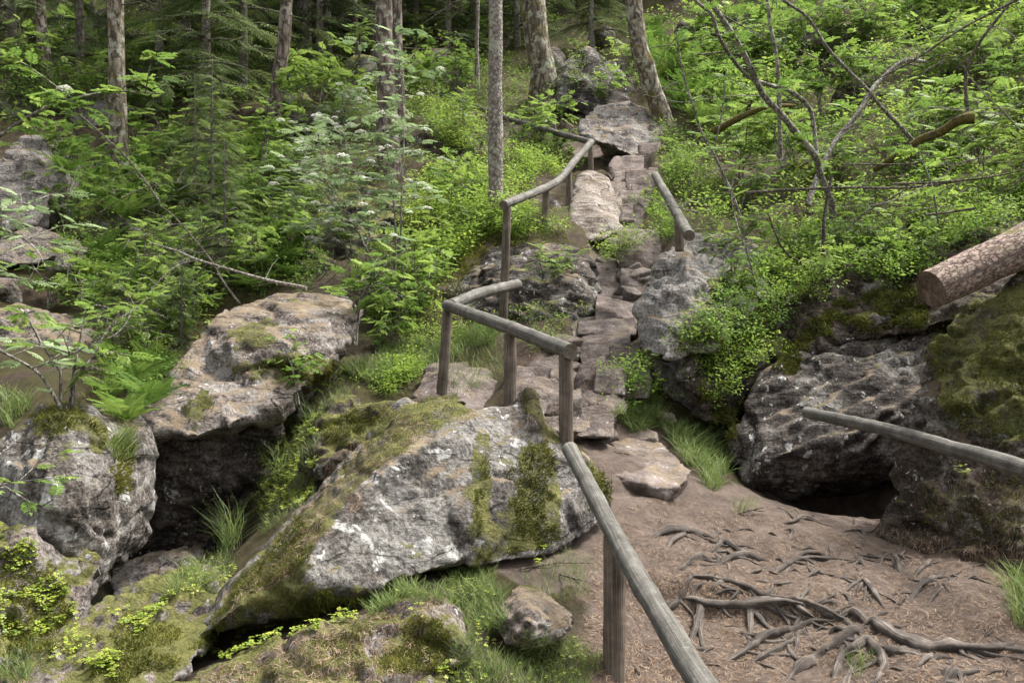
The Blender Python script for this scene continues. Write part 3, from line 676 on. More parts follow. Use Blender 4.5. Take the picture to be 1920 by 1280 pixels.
rock('boulder', 'dark rock crowned by a bright green bush left of the slim trunk', [solid("752 250 16.4;800 222 16.6;860 245 16.4;905 290 15.9;900 340 15.4;765 345 15.3;820 290 15.8", back=.9)], 'rock_mossdark', amp=.09, strata=.05, sdir=(1, .1, .2))
rock('boulder', 'whitish lichened rock at the far left edge under the branch', [solid("-60 350 13.6;0 300 14;40 247 14.5;88 262 14.5;102 345 13.9;60 425 13.4;-30 440 13.2", back=1)], 'rock_grey', amp=.08)
rock('boulder', 'brown flat slab behind the branch at the left edge', [solid("-60 620 10.4;-10 585 10.7;60 572 10.9;140 595 10.8;165 645 10.4;185 720 9.8;110 775 9.2;-60 800 8.9", back=.7)], 'rock_brown', amp=.07, sm=5)
rock('boulder', 'brown slab partly hidden behind the fern on the left', [solid("150 600 11.2;200 560 11.6;290 535 11.9;330 560 11.7;290 620 11.2;200 650 10.9", back=.5)], 'rock_brown', amp=.05)
rock('rock', 'small white tipped rock on the brown slope at the far left', [solid("95 485 12.5;115 470 12.7;130 480 12.6;125 505 12.4;100 508 12.4", back=.4)], 'rock_grey', amp=.04)
rock('cliff', 'dark mossy rock face behind the flowering rowans', [
    solid("570 545 12;562 430 12.9;600 352 13.5;680 338 13.8;745 372 13.5;765 470 12.5;705 550 12;640 440 12.6", back=1.3)], 'rock_wall', cat='rock face', amp=.10, strata=.06)
rock('rock', 'low brown ledge on the left slope under the lichened rock', [solid("0 450 12.9;60 425 13.2;100 440 13.1;110 480 12.7;40 500 12.5;-20 490 12.5", back=.6)], 'rock_brown', amp=.06)

rock('boulder', 'black damp block that carries the tilted brown slab', [  # slab's lower part as its own block, overhang shade in its colour
    px("268 822 7.72;365 826 7.62;542 762 8.2;225 960 8.0;205 1085 8.0;330 1090 8.1;445 1040 8.3;505 900 8.5") + px("300 900 10;480 800 10;300 1130 10;480 1000 9.8")], 'rock_shade', amp=.07, strata=.05, sdir=(.4, .2, .8))
rock('rock', 'black stone at the bottom of the hollow beside the grass tussock', [solid("330 1120 7.6;350 1080 7.8;420 1040 7.8;470 1010 7.8;490 1040 7.5;440 1090 7.2;350 1130 7.2", back=.5)], 'rock_shade', amp=.05)  # added stone, the hollow's shade is in its colour
rock('earth_bank', 'mossy overgrown bank between the tall grey rock face and the dark boulder', [
    px("1262 650 8.85;1295 705 8.75;1330 800 8.75;1375 800 8.6;1450 690 8.9;1440 560 9.35;1380 500 9.9;1300 560 9.2") + px("1330 760 9.8;1450 650 10.2;1380 520 10.6")], 'rock_mossdark', cat='bank', amp=.09, strata=0, crack=.1)
# mossy boulders all over the slopes
_r = np.random.default_rng(91)
for zone, n, wmin, wmax, lab in (
    ([(0, 60), (700, 60), (700, 250), (0, 250)], 13, 60, 150, 'mossy boulder half buried on the shaded slope between the left trunks'),
    ([(620, 120), (900, 130), (900, 230), (640, 250)], 7, 50, 120, 'brown mossy boulder on the slope left of the far handrail'),
    ([(930, 60), (1200, 60), (1200, 150), (930, 170)], 5, 50, 110, 'mossy boulder on the slope around the shaggy old tree'),
    ([(0, 430), (200, 430), (180, 560), (0, 560)], 5, 50, 110, 'brown lichened rock on the bare slope at the far left'),
    ([(200, 400), (560, 400), (560, 520), (240, 560)], 6, 60, 120, 'mossy rock half hidden in the left thicket'),
    ([(-500, 250), (-80, 250), (-80, 900), (-500, 900)], 9, 80, 190, 'lichened boulder on the left slope beyond the edge of the view'),
    ([(2100, 100), (2600, 100), (2600, 700), (2150, 700)], 7, 80, 190, 'mossy boulder on the right slope beyond the edge of the view'),
    ([(1300, 60), (1900, 20), (1900, 200), (1500, 330), (1300, 250)], 8, 60, 130, 'mossy rock half hidden among the bushes on the right slope')):
    for _k in range(n):
        zx = [p[0] for p in zone]; zy = [p[1] for p in zone]; ax, ay = _r.uniform(min(zx), max(zx)), _r.uniform(min(zy), max(zy))
        lo, hi = 8.0, 45.0
        for _i in range(60):          # walk out along the sight line to the ground
            q = P(ax, ay, lo)
            if ground_z(q.x, q.y) > q.z or lo > hi: break
            lo += .5
        d = lo; wx = _r.uniform(wmin, wmax); hx = wx * _r.uniform(.5, .85); m = []
        for _i in range(18):
            a1, a2 = _r.uniform(0, 6.28), _r.uniform(-.4, 1.0); k1 = _r.uniform(.8, 1.1); rr_ = wx / 2 / FPX * d
            m.append(tuple(P(ax, ay, d) + Vector((math.cos(a1) * math.cos(a2) * rr_ * k1, math.sin(a1) * math.cos(a2) * rr_, math.sin(a2) * hx / FPX * d * k1))))
        rock('boulder', lab, [m], ('rock_mossdark', 'rock_moss', 'rock_brown')[int(_r.integers(3))] if 'mossy' in lab else 'rock_brown', group='boulders: ' + lab[:40], amp=.07, dv=max(.03, d * .0035))
# steps: every stone its own rock
def stone(x0, x1, yt, yf, yb, d, label, mat='rock_step', dep=None, amp=.012, name='step_stone', j=.35, **k):
    r = np.random.default_rng(int(x0 * 7 + yt * 13)); yt -= 6; yf -= 4; sl_ = r.uniform(-20, 20)
    if name == 'step_stone': x0 -= r.uniform(2, 16); x1 += r.uniform(2, 16); yb = yf + (yb - yf) * r.uniform(.45, .9); mat = ('rock_step', 'rock_stepgrey')[int(r.integers(2))]
    wpx = x1 - x0; dd = dep or wpx / FPX * d * .8
    pts = []
    for fx in (0, .3, .7, 1):
        q = r.uniform(-1, 1, 6)
        X = x0 + np.clip(fx + r.uniform(-.12, .12), -.05, 1.05) * wpx; e = .06 * wpx * (1 if fx == 0 else -1 if fx == 1 else 0)
        yy = sl_ * (fx - .5)
        pts.append(P(X + e + q[0] * 7, yt + yy + q[1] * 5, d + dd))
        pts.append(P(X + q[2] * 8, yf + yy + q[3] * 7, d + abs(q[4]) * .32))
        pts.append(P(X + e * .5 + q[0] * 5, yb + 5 + q[5] * 5, d - .03))
    pts += [P(x0 + .2 * wpx, yb + 12, d + dd), P(x1 - .2 * wpx, yb + 12, d + dd)]
    cc = sum((Vector(p) for p in pts), Vector()) / len(pts)
    return block(name, label, [tuple(cc + (Vector(p) - cc) * .95) for p in pts], mat, 'step stone' if name == 'step_stone' else 'stone', 'stones of the natural stairway', d, amp)
rock('step_stone', 'broad flat reddish slab at the foot of the stairway', [
    px("1118 850 7.9;1135 822 8.3;1190 816 8.5;1240 830 8.2;1300 880 7.4;1275 912 7.0;1245 925 6.95;1200 905 7.05;1140 885 7.35;1250 945 6.95;1140 915 7.3") + px("1180 900 8.2;1280 940 7.4")], 'rock_step', cat='step stone', group='stones of the natural stairway', amp=.02, dv=.014, crack=.2)
for a in [
    (1128, 1202, 565, 590, 625, 10.4, 'blocky dark step below the tall grey rock face'),
    (1120, 1172, 505, 530, 566, 11.3, 'sloping dark step right of the layered rock'),
    (1168, 1212, 512, 532, 566, 11.2, 'narrow step against the tall rock face'),
    (1098, 1196, 622, 634, 652, 9.8, 'long thin step with a pale edge, third from the blocky step'),
    (1100, 1165, 648, 665, 695, 9.45, 'rounded step stone under the long thin step'),
    (1150, 1205, 650, 668, 700, 9.3, 'dark step stone under the tall rock face foot'),
    (1056, 1130, 600, 616, 648, 10.1, 'brown rounded step beside the layered rock foot'),
    (1000, 1062, 640, 652, 674, 9.7, 'low stone left of the stairway behind the rail'),
    (985, 1050, 676, 700, 722, 8.9, 'pointed stone between the two square posts'),
    (1075, 1132, 678, 715, 748, 8.6, 'reddish upright stone just right of the lower corner post'),
    (1110, 1168, 690, 722, 745, 8.4, 'tilted step left of the green shrub'),
    (1090, 1162, 736, 757, 778, 8.15, 'dark root bound step in front of the green shrub'),
    (960, 1046, 712, 735, 768, 8.3, 'pale step stone beside the inner post'),
    (1030, 1092, 768, 788, 812, 7.8, 'flat step behind the lower corner post'),
    (1095, 1152, 782, 800, 822, 7.75, 'small dark step just above the broad slab'),
    (940, 1010, 652, 668, 694, 9.6, 'low brown stone behind the inner post'),
    (1050, 1102, 645, 660, 676, 9.7, 'small stone in the middle of the stairway'),
    (1110, 1180, 462, 480, 505, 12.2, 'smooth step above the layered rock'),
    (1175, 1240, 435, 472, 518, 11.6, 'brown lichened stone at the turn of the stairway'),
    (1150, 1202, 330, 346, 366, 14.6, 'reddish step in the upper gully, second from the top'),
    (1184, 1232, 318, 350, 390, 14.4, 'reddish block on the right of the upper gully'),
    (1158, 1200, 362, 380, 400, 14.0, 'dark step in the middle of the upper gully'),
    (1148, 1196, 298, 316, 336, 15.3, 'topmost reddish step of the upper gully'),
    (1128, 1182, 396, 412, 432, 13.3, 'worn step at the foot of the upper gully'),
    (1190, 1228, 378, 398, 424, 13.5, 'pale stone at the right foot of the upper gully'),
    (1208, 1240, 275, 300, 322, 15.9, 'dark stone under the pale lichen rock'),
    (965, 1030, 735, 755, 790, 7.9, 'brown stone behind the inner post foot'), (1020, 1085, 742, 760, 785, 8.0, 'wide broken step left of the lower corner post'),
    (1040, 1100, 700, 718, 742, 8.75, 'flat broken stone in the middle of the lower stairs'), (1060, 1110, 575, 592, 615, 10.5, 'stone wedged below the layered rock'),
    (1095, 1150, 545, 560, 582, 10.9, 'stone between the layered rock and the blocky step'), (1150, 1205, 690, 715, 745, 8.7, 'dark stone behind the green shrub'),
    (1120, 1150, 755, 770, 790, 8.0, 'small wedged stone by the root bound step'), (955, 1000, 690, 702, 722, 8.9, 'pale slab edge behind the inner post'),
    (1090, 1180, 600, 612, 628, 10.1, 'narrow slab under the blocky step'), (1135, 1195, 440, 455, 475, 12.4, 'reddish step at the bend of the stairway'),
    (1100, 1150, 495, 515, 540, 11.6, 'dark sloping stone right behind the layered rock'), (1195, 1225, 355, 370, 392, 14.2, 'loose stone in the upper gully'),
    (1140, 1165, 345, 358, 378, 14.3, 'small stone at the left of the upper gully'), (1170, 1205, 408, 420, 440, 13.0, 'broken stone below the upper gully'),
]: stone(*a)
stone(1165, 1278, 962, 975, 1000, 6.8, 'half buried flat stone in the path', name='stone', amp=.015)
stone(1600, 1665, 978, 985, 1002, 7.0, 'flat stone at the mouth of the cave', name='stone', amp=.012)
stone(1145, 1180, 935, 945, 962, 6.9, 'small stone beside the mossy boulder foot', name='stone', amp=.012)

# thin broken slabs wedged in between
_r = np.random.default_rng(17)
for _k in range(58):
    t = _r.random(); ya = 830 - t * 380 if _k < 48 else _r.uniform(310, 430)
    xa = (np.interp(ya, [310, 430, 520, 600, 690, 830], [1195, 1150, 1165, 1130, 1075, 1110]) + _r.normal() * np.interp(ya, [310, 430, 600, 700, 830], [18, 25, 42, 60, 40]))
    lo = 7.0
    for _i in range(80):
        q = P(xa, ya, lo)
        if ground_z(q.x, q.y) > q.z: break
        lo += .12
    d = lo - .05; rx = _r.uniform(22, 62) / FPX * d * (.8 if ya < 430 else 1); th = rx * _r.uniform(.22, .42); c = P(xa, ya, d)
    nrm = Vector((_r.normal() * .28, -.25 + _r.normal() * .22, 1)).normalized(); qx = nrm.to_track_quat('Z', 'Y'); pts = []
    for _i in range(int(_r.integers(6, 9))):
        a1 = _i * 6.28 / 7 + _r.normal() * .3; k1 = _r.uniform(.7, 1.15)
        for zz, sh in ((th * .5 + _r.normal() * th * .12, _r.uniform(.82, 1)), (-th * .6, _r.uniform(.8, 1.05))):
            pts.append(tuple(c + qx @ Vector((math.cos(a1) * rx * k1 * sh, math.sin(a1) * rx * .7 * k1 * sh, zz)) + Vector((0, .0, th * .35))))
    block('slab_stone', 'thin broken slab wedged among the bigger steps of the stairway', pts, ('rock_step', 'rock_stepgrey')[_k % 2], 'stone', 'thin slabs wedged into the stairway', d, .008)
for _k in range(26):
    xa, ya = _r.uniform(1080, 1900), _r.uniform(950, 1270); lo = 3.5
    for _i in range(120):
        q = P(xa, ya, lo)
        if ground_z(q.x, q.y) > q.z: break
        lo += .05
    rr_ = _r.uniform(.012, .034); c = P(xa, ya, lo)
    rock('pebble', 'small loose stone lying on the trodden path', [[tuple(c + Vector(_r.normal(size=3)).normalized() * rr_ * _r.uniform(.8, 1.1)) for _i in range(14)]], ('rock_step', 'rock_brown')[_k % 2], cat='pebble', group='loose stones on the path', amp=.003, dv=.006, sm=1, strata=0, facet=.5, fs=.03)

# ------------------------------------------------------------------ surfaces to stand things on
_bv = np.vstack(BVV); _bf = np.vstack(BVF)
BVH = BVHTree.FromPolygons(_bv.tolist(), _bf.tolist())
CAM = Vector((0, 0, CAMZ))
def hit_px(px_, py_):
    d = (P(px_, py_, 1.0) - CAM).normalized()
    h = BVH.ray_cast(CAM, d, 80)
    return (h[0], h[1]) if h[0] is not None else (None, None)
def hit_down(x, y, z=40):
    h = BVH.ray_cast(Vector((x, y, z)), Vector((0, 0, -1)), 80)
    return (h[0], h[1]) if h[0] is not None else (None, None)
def in_poly(pts, poly):
    x, y = pts[:, 0], pts[:, 1]; c = np.zeros(len(pts), bool); n = len(poly)
    for i in range(n):
        x1, y1 = poly[i]; x2, y2 = poly[i - 1]
        k = ((y1 > y) != (y2 > y)) & (x < (x2 - x1) * (y - y1) / (y2 - y1 + 1e-12) + x1); c ^= k
    return c
def spots_px(poly, n, seed=0, dmax=60, minz=-2):
    """n spots on the surfaces seen inside a photo polygon"""
    r = np.random.default_rng(seed); poly = np.array(poly, float); lo, hi = poly.min(0), poly.max(0)
    out = []; k = 0
    while len(out) < n and k < 40:
        k += 1
        q = lo - 15 + r.random((n, 2)) * (hi - lo + 30); z_ = np.column_stack([q / 48, np.full(len(q), seed * 3.3)])
        q = q[in_poly(q + np.stack([fbm(z_, 3), fbm(z_ + 50, 3)], 1) * min(24, .22 * min(hi - lo)), poly)]
        for a, b in q:
            p, m = hit_px(a, b)
            if p is not None and p.y < dmax and m.z > minz: out.append((*p, *m))
            if len(out) >= n: break
    return np.array(out)

# ------------------------------------------------------------------ handrails (posts and rails are one railing each run)
def rail_part(par, pts, rad, mat, name='rail', seed=0, seg=20):
    o0 = np.array(par.location)
    V, F, uv, m = tube([np.array(p) - o0 for p in pts], rad, seg, rough=.11, seed=seed, step=.05)
    return link(bpy.data.objects.new(name, mesh_np(name, V, F, [M[mat], M['endgrain']], uv=uv, midx=m)), par)
def bolt(par, p, ax, r=.012):
    o0 = np.array(par.location); a = np.array(ax, float)
    V, F, uv, m = tube([np.array(p) - o0, np.array(p) - o0 + a * .02], r, 8)
    rail = [c for c in par.children if c.name.split('.')[0] == 'post'][-1]
    return link(bpy.data.objects.new('bolt', mesh_np('bolt', V, F, [M['metal'], M['metal']], uv=uv, midx=m)), rail)
r1 = empty('handrail', P(1150, 1400, 4.45), 'nearest wooden handrail sloping down to the bottom edge beside the rooty path', 'handrail')
rail_part(r1, [P(1068, 842, 5.75), P(1110, 920, 5.2), P(1172, 1040, 4.5), P(1236, 1150, 3.9), P(1318, 1285, 3.3), P(1440, 1480, 2.7)], [.043, .046, .048, .05], 'rail', seed=1)
rail_part(r1, [P(1152, 1400, 4.84), P(1152, 1003, 4.88)], [.056, .053], 'post', 'post', seed=2)
r2 = empty('handrail', P(1062, 870, 6.1), 'middle wooden handrail with a sharp corner above the big lichen boulder', 'handrail')
rail_part(r2, [P(838, 572, 8.45), P(960, 616, 7.2), P(1070, 659, 6.2)], [.048, .05, .051], 'rail', seed=3)
rail_part(r2, [P(846, 572, 8.47), P(900, 550, 9.2), P(970, 533, 10.2)], [.050, .052, .053], 'rail', seed=4)
rail_part(r2, [P(1062, 880, 6.25), P(1061, 664, 6.27)], [.047, .045], 'post', 'post', seed=5)
rail_part(r2, [P(956, 790, 7.2), P(957, 626, 7.22)], [.048, .046], 'post', 'post', seed=6)
rail_part(r2, [P(828, 745, 8.42), P(840, 576, 8.46)], [.046, .043], 'post', 'post', seed=7)
bolt(r2, P(830, 708, 8.37), (0, -1, 0)); bolt(r2, P(842, 590, 8.41), (0, -1, 0), .010)
r3 = empty('handrail', P(945, 595, 10.25), 'curving wooden handrail on four posts in front of the slim tree trunk', 'handrail')
rail_part(r3, [P(944, 384, 10.15), P(1000, 362, 11.4), P(1045, 340, 12.5), P(1075, 305, 13.7), P(1109, 266, 15.4)], [.045, .047, .05, .05], 'rail', seed=8)
for k, (a, b, c, d, dd, r) in enumerate([(944, 600, 951, 388, 10.3, .044), (1023, 450, 1023, 352, 12.2, .043), (1070, 448, 1066, 318, 13.5, .043), (1108, 340, 1107, 268, 15.5, .045)]):
    rail_part(r3, [P(a, b, dd), P(c, d, dd)], [r, r * .95], 'post', 'post', seed=20 + k)
    if k == 0: bolt(r3, P(945, 585, 10.22), (0, -1, 0))
r4 = empty('handrail', P(830, 205, 22), 'far dark handrail running down from the pointed rock to the upper corner', 'handrail')
rail_part(r4, [P(1112, 268, 15.6), P(1040, 248, 17), P(960, 225, 18.8), P(880, 196, 20.6), P(818, 178, 22)], [.05, .052, .055], 'rail_dark', seed=9)
rail_part(r4, [P(824, 215, 22), P(822, 178, 22.05)], .05, 'post', 'post', seed=10)
rail_part(r4, [P(984, 262, 18.4), P(985, 235, 18.4)], .05, 'post', 'post', seed=11)
r5 = empty('handrail', P(1276, 455, 8.9), 'short steep handrail on the right of the upper steps', 'handrail')
rail_part(r5, [P(1228, 328, 12), P(1258, 380, 10.4), P(1292, 442, 8.9)], [.045, .05, .052], 'rail', seed=12)
rail_part(r5, [P(1274, 470, 9.6), P(1273, 404, 9.65)], .045, 'post', 'post', seed=13)

r6 = empty('handrail', P(1700, 825, 7), 'weathered pole across the cave mouth, stuck between two boulders on the right', 'handrail')
rail_part(r6, [P(1512, 773, 8.1), P(1640, 800, 7.2), P(1780, 838, 6.3), P(1930, 880, 5.5), P(2150, 945, 4.7)], [.047, .049, .05, .052], 'rail', seed=15)
_e = P(2140, 942, 4.73); rail_part(r6, [(_e.x, _e.y + .03, ground_z(_e.x, _e.y) - .3), (_e.x, _e.y + .03, _e.z - .02)], [.05, .047], 'post', 'post', seed=16)

# ------------------------------------------------------------------ cut log
lg = empty('log', P(1745, 545, 7.0), 'cut reddish log with flaky bark lying on the mossy rock at the right edge', 'log')
_o = np.array(lg.location)
V, F, uv, m = tube([np.array(P(*q)) - _o for q in [(1746, 543, 6.95), (1850, 494, 7.08), (1960, 440, 7.24), (2200, 330, 7.6)]], [.140, .148, .156, .17], 48, rough=.09, step=.03, seed=3)
mm = np.array(m); link(bpy.data.objects.new('bark', mesh_np('bark', V, F[mm == 0], M['bark_log'], uv=uv)), lg)
ec = F[mm == 1]; link(bpy.data.objects.new('cut_face', mesh_np('cut_face', V, ec, M['cut_dark'], uv=uv)), lg)

# ------------------------------------------------------------------ roots across the path
def zc(s): return [(1280 + float(a) / 2.977, 850 + float(b) / 2.977) for a, b in (q.split(',') for q in s.split(';'))]
def drape(pts, rad, seed):
    out = []; r = np.random.default_rng(seed)
    n = len(pts)
    for i, (a, b) in enumerate(pts):
        p, m_ = hit_px(a, b)
        if p is None: continue
        if p.y > 9: continue
        e = .18 if 0 < i < n - 1 else -.9
        out.append(np.array(p) + np.array([0, 0, rad * e + r.uniform(-.4, .6) * rad]))
    return out
ROOTS = [
 ('0,785;70,812;150,830;300,835;450,855;560,852;640,850;700,838', .045, 'thick gnarled root forming a step across the path', ['380,850;378,960;368,1085', '380,855;440,950;525,1005', '100,840;62,1010;30,1060', '95,850;100,1020;125,1115', '640,850;690,900;740,905']),
 ('40,670;110,700;230,705;330,745;480,800;640,820;760,870;900,930;1010,960', .030, 'long thin root behind the thick stepped root', ['230,705;180,740;150,775']),
 ('130,660;230,610;340,575;430,590;540,608', .034, 'arched root in the upper left of the root field', []),
 ('-60,650;0,635;60,590;110,575;210,612', .026, 'arched root next to the nearest rail', []),
 ('140,555;190,525;235,505;340,545;470,582', .026, 'small angular root highest of the arched ones', []),
 ('-180,470;-90,440;0,438;100,450;230,495', .04, 'flat root reaching the grass edge by the lower rail', ['0,450;-60,500;-110,560']),
 ('490,670;600,610;700,590;790,590;860,580', .030, 'root curling over the middle of the path', ['590,625;598,680']),
 ('610,598;680,565;760,566;840,572', .022, 'thin root lying behind the curling middle root', []),
 ('655,700;740,675;785,640', .022, 'short root below the curling middle root', ['785,640;800,700']),
 ('890,775;950,740;1010,715;1050,760;1080,800;1135,868', .028, 'tent shaped root in the middle of the path', ['1010,715;985,760;960,805', '900,770;920,800;945,840']),
 ('1165,540;1190,590;1205,640;1210,750', .030, 'upright root under the mossy right hand rock', ['1165,545;1120,580;1085,650']),
 ('955,545;990,600;1025,640', .024, 'short root left of the mossy right hand rock', []),
 ('1255,825;1340,740;1440,690;1540,690', .028, 'root on the bank below the mossy right hand rock', ['1390,590;1320,660;1270,730', '1520,700;1420,780;1355,860']),
 ('1000,960;1060,955;1100,970;1200,1030;1350,1080;1500,1105;1650,1100;1800,1070;1910,1000', .046, 'long smooth root sweeping to the right edge of the path', ['1060,955;960,900;880,890']),
 ('210,1168;340,1110;450,1040;540,1005;600,1000;690,950;790,905', .034, 'ridge shaped root descending toward the lower left', ['600,1000;640,1040;600,1160']),
 ('345,1188;450,1140;560,1075;620,1040;665,1000;735,1062', .026, 'root doubling back under the ridge shaped root', []),
 ('545,1285;650,1200;750,1130;870,1060;960,1005;1060,1000', .046, 'heavy root running down the middle foreground', []),
 ('825,1285;880,1160;960,1090;1040,1050;1110,1130;1120,1200;1020,1285', .040, 'loop of root around a grass tuft in the foreground', ['905,1285;950,1190;1040,1055']),
 ('1110,1100;1160,1115;1230,1105;1310,1105', .040, 'short dark root under the sweeping root', ['1380,1120;1350,1160;1290,1200']),
 ('815,1010;850,990;900,985;975,985', .022, 'small root in a mossy hollow beside the heavy root', []),
 ('520,385;600,388;640,365;690,358;810,388', .028, 'root at the cave mouth', []),
 ('880,440;940,436;1000,442;1010,465', .022, 'thin root near the flat stone of the cave', []),
 ('1440,1285;1480,1240;1530,1220;1620,1270', .045, 'dark root stub at the bottom edge', []),
 ('740,870;800,905;900,930;1000,985', .026, 'root joining the sweeping root from the left', []),
 ('-110,880;-60,850;0,800', .04, 'root stub poking out beside the nearest rail', []),
]
_rr = np.random.default_rng(31)
for k in range(84):     # thin rootlets between the big ones
    a, b = _rr.uniform(60, 1750), _rr.uniform(420, 1250)
    if a > 1100 and 780 < b < 1000: continue
    an = _rr.normal() * .5 + (.25 if k % 2 else -.45); l = _rr.uniform(70, 190); pts = []
    for q in range(4):
        pts.append('%.0f,%.0f' % (a, b)); a += l / 3 * math.cos(an); b += l / 3 * math.sin(an) * .6; an += _rr.normal() * .45
    ROOTS.append((';'.join(pts), _rr.uniform(.008, .016), 'thin bare rootlet among the bigger roots of the path', []))
def on_path(x, y):
    p, n_ = hit_down(x, y, 1.45); return np.array(p) if p is not None else None
for k, (s, r, label, br) in enumerate(ROOTS):
    mb = MB(); r *= .74; rg = np.random.default_rng(k + 900)
    main = drape(zc(s), r, k)
    if len(main) < 2: continue
    o0 = np.mean(main, axis=0)
    mb.tube([p - o0 for p in main], np.array([.35, .8, 1, .95, .9, .7, .25]) * r, 11, rough=.55, step=.02, seed=k, cap=False, groove=.30)
    for b in br:
        q = drape(zc(b), r * .7, k + 50)
        if len(q) > 1: mb.tube([p - o0 for p in q], np.array([.85, .7, .5, .2]) * r, 9, rough=.5, step=.02, seed=k + 9, cap=False, groove=.2)
    M_ = np.array(main); L = np.linalg.norm(np.diff(M_, axis=0), axis=1).sum()
    if r > .016:
        for j in range(int(2 + 5 * L)):          # side roots that taper into the soil
            t = rg.uniform(.1, .95) * (len(M_) - 1); i = min(int(t), len(M_) - 2); p = M_[i] + (M_[i + 1] - M_[i]) * (t - i)
            d = (M_[i + 1] - M_[i])[:2]; a = math.atan2(d[1], d[0]) + rg.choice([-1, 1]) * rg.uniform(.35, 1.1); l = rg.uniform(.10, .36); q = [p]
            for h_ in range(3):
                a += rg.normal() * .35; x, y = q[-1][0] + math.cos(a) * l / 3, q[-1][1] + math.sin(a) * l / 3; g = on_path(x, y)
                if g is None or abs(g[2] - p[2]) > .3: break
                q.append(g + np.array([0, 0, (.35, .1, -.9)[h_] * r * .4]))
            if len(q) > 2: mb.tube([v - o0 for v in q], np.array([.55, .42, .3, .12]) * r, 7, rough=.5, step=.02, seed=j, cap=False, groove=.15)
    o = mb.obj('tree_root', [M['root'], M['root']]); o.location = o0
    tag(o, label, 'root', 'bare roots across the path')

# ------------------------------------------------------------------ leaf templates (all quads)
def leaflet(y, side, ang, L, W, z=0.0, fold=.25):
    """one leaflet as two quads folded along its midrib"""
    a = np.array([side * math.sin(ang), math.cos(ang), 0.0]); n = np.array([a[1], -a[0], 0.0])
    b = np.array([0, y, z]); t = b + a * L + np.array([0, 0, -.18 * L])
    m = b + a * L * .5 + np.array([0, 0, .02 * L])
    up = np.array([0, 0, fold * W])
    return [b, m + n * W + up, t, m - n * W + up]
def pinnate(npair=6, L=.42, W=.085, droop=.22, first=.28, ang=1.1, taper=.4):
    V = []; F = []; T = []
    def z(y): return -droop * y * y
    def q(vs, t):
        k = len(V); V.extend(vs); F.append((k, k + 1, k + 2, k + 3)); T.extend([t] * 4)
    for y0, y1 in ((0, .5), (.5, 1)):
        q([np.array([-.008, y0, z(y0)]), np.array([.008, y0, z(y0)]), np.array([.008, y1, z(y1)]), np.array([-.008, y1, z(y1)])], .1)
    r = np.random.default_rng(npair)
    for i in range(npair):
        y = first + (1 - first) * i / npair; l = L * (1 - taper * abs(i / npair - .35))
        for s in (-1, 1): q(leaflet(y, s, ang + r.uniform(-.1, .1), l, W, z(y)), r.uniform(-.12, .12))
    q(leaflet(1, 1, 0, L * .9, W, z(1)), 0)
    return np.array(V), np.array(F), np.array(T)
ROWAN = pinnate(); ROWAN_LO = pinnate(4, .46, .12)
def fern_leaf():
    V, F, T = pinnate(26, .30, .016, .60, .10, 1.3, 1.1); return V, F, T
FERN = fern_leaf()
SPR = pinnate(9, .30, .022, .12, .0, .85, .5)
def quad_leaf(W=.27):
    return np.array([[0, 0, 0], [W, .5, .06], [0, 1, -.08], [-W, .5, .06]]), np.array([[0, 1, 2, 3]])
QL = quad_leaf()
def rv(n, r):  # random horizontal unit vectors
    a = r.random(n) * 2 * math.pi; return np.stack([np.cos(a), np.sin(a), np.zeros(n)], 1)
def sprig(r, n=30, h=.26, spread=.13, ls=.037):
    """leafy blueberry shoot"""
    k = r.random(n) ** .7; d = rv(n, r)
    pos = np.stack([d[:, 0] * spread * k * r.random(n) ** .5, d[:, 1] * spread * k * r.random(n) ** .5, h * (.25 + .75 * k)], 1)
    fw = d + np.array([0, 0, .25]) + r.normal(size=(n, 3)) * .3
    up = np.array([0, 0, 1.0]) + r.normal(size=(n, 3)) * .35
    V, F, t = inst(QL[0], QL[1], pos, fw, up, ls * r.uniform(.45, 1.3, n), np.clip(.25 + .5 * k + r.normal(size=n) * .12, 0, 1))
    return V, F, t
def flower_head(r, rad=.05, n=110):
    d = rv(n, r); q = np.sqrt(r.random(n))[:, None]
    pos = d * q * rad; pos[:, 2] = rad * .45 * (1 - q[:, 0] ** 2) + r.random(n) * rad * .2
    V, F, t = inst(np.array([[-.5, -.5, 0], [.5, -.5, .1], [.5, .5, 0], [-.5, .5, .1]]), np.array([[0, 1, 2, 3]]), pos, rv(n, r), np.array([0, 0, 1.0]) + r.normal(size=(n, 3)) * .4, rad * .26 * r.uniform(.6, 1.2, n))
    return V, F, t

# leaves along branch polylines
def leaves_along(mb, pts, r, size, per_m, t0=.25, tmpl=ROWAN, side=1.0, tonebase=.5):
    pts = np.array([np.array(p, float) for p in pts]); seg = np.linalg.norm(np.diff(pts, axis=0), axis=1); L = np.concatenate([[0], np.cumsum(seg)])
    n = max(2, int(L[-1] * (1 - t0) * per_m))
    t = (t0 + (1 - t0) * np.sort(r.random(n))) * L[-1]
    pos = np.stack([np.interp(t, L, pts[:, k]) for k in range(3)], 1)
    k = np.clip(np.searchsorted(L, t) - 1, 0, len(seg) - 1); d = (pts[k + 1] - pts[k]) / seg[k][:, None]
    fw = .45 * d + rv(n, r) * side + np.array([0, 0, .12]) + r.normal(size=(n, 3)) * .15
    up = np.array([0, 0, 1.0]) + r.normal(size=(n, 3)) * .28
    V, F, tn = inst(tmpl[0], tmpl[1], pos, fw, up, size * r.uniform(.65, 1.15, n), np.clip(tonebase + r.normal(size=n) * .17, .05, .95), tmpl[2])
    mb.add(V, F, tone=tn)
    return pos

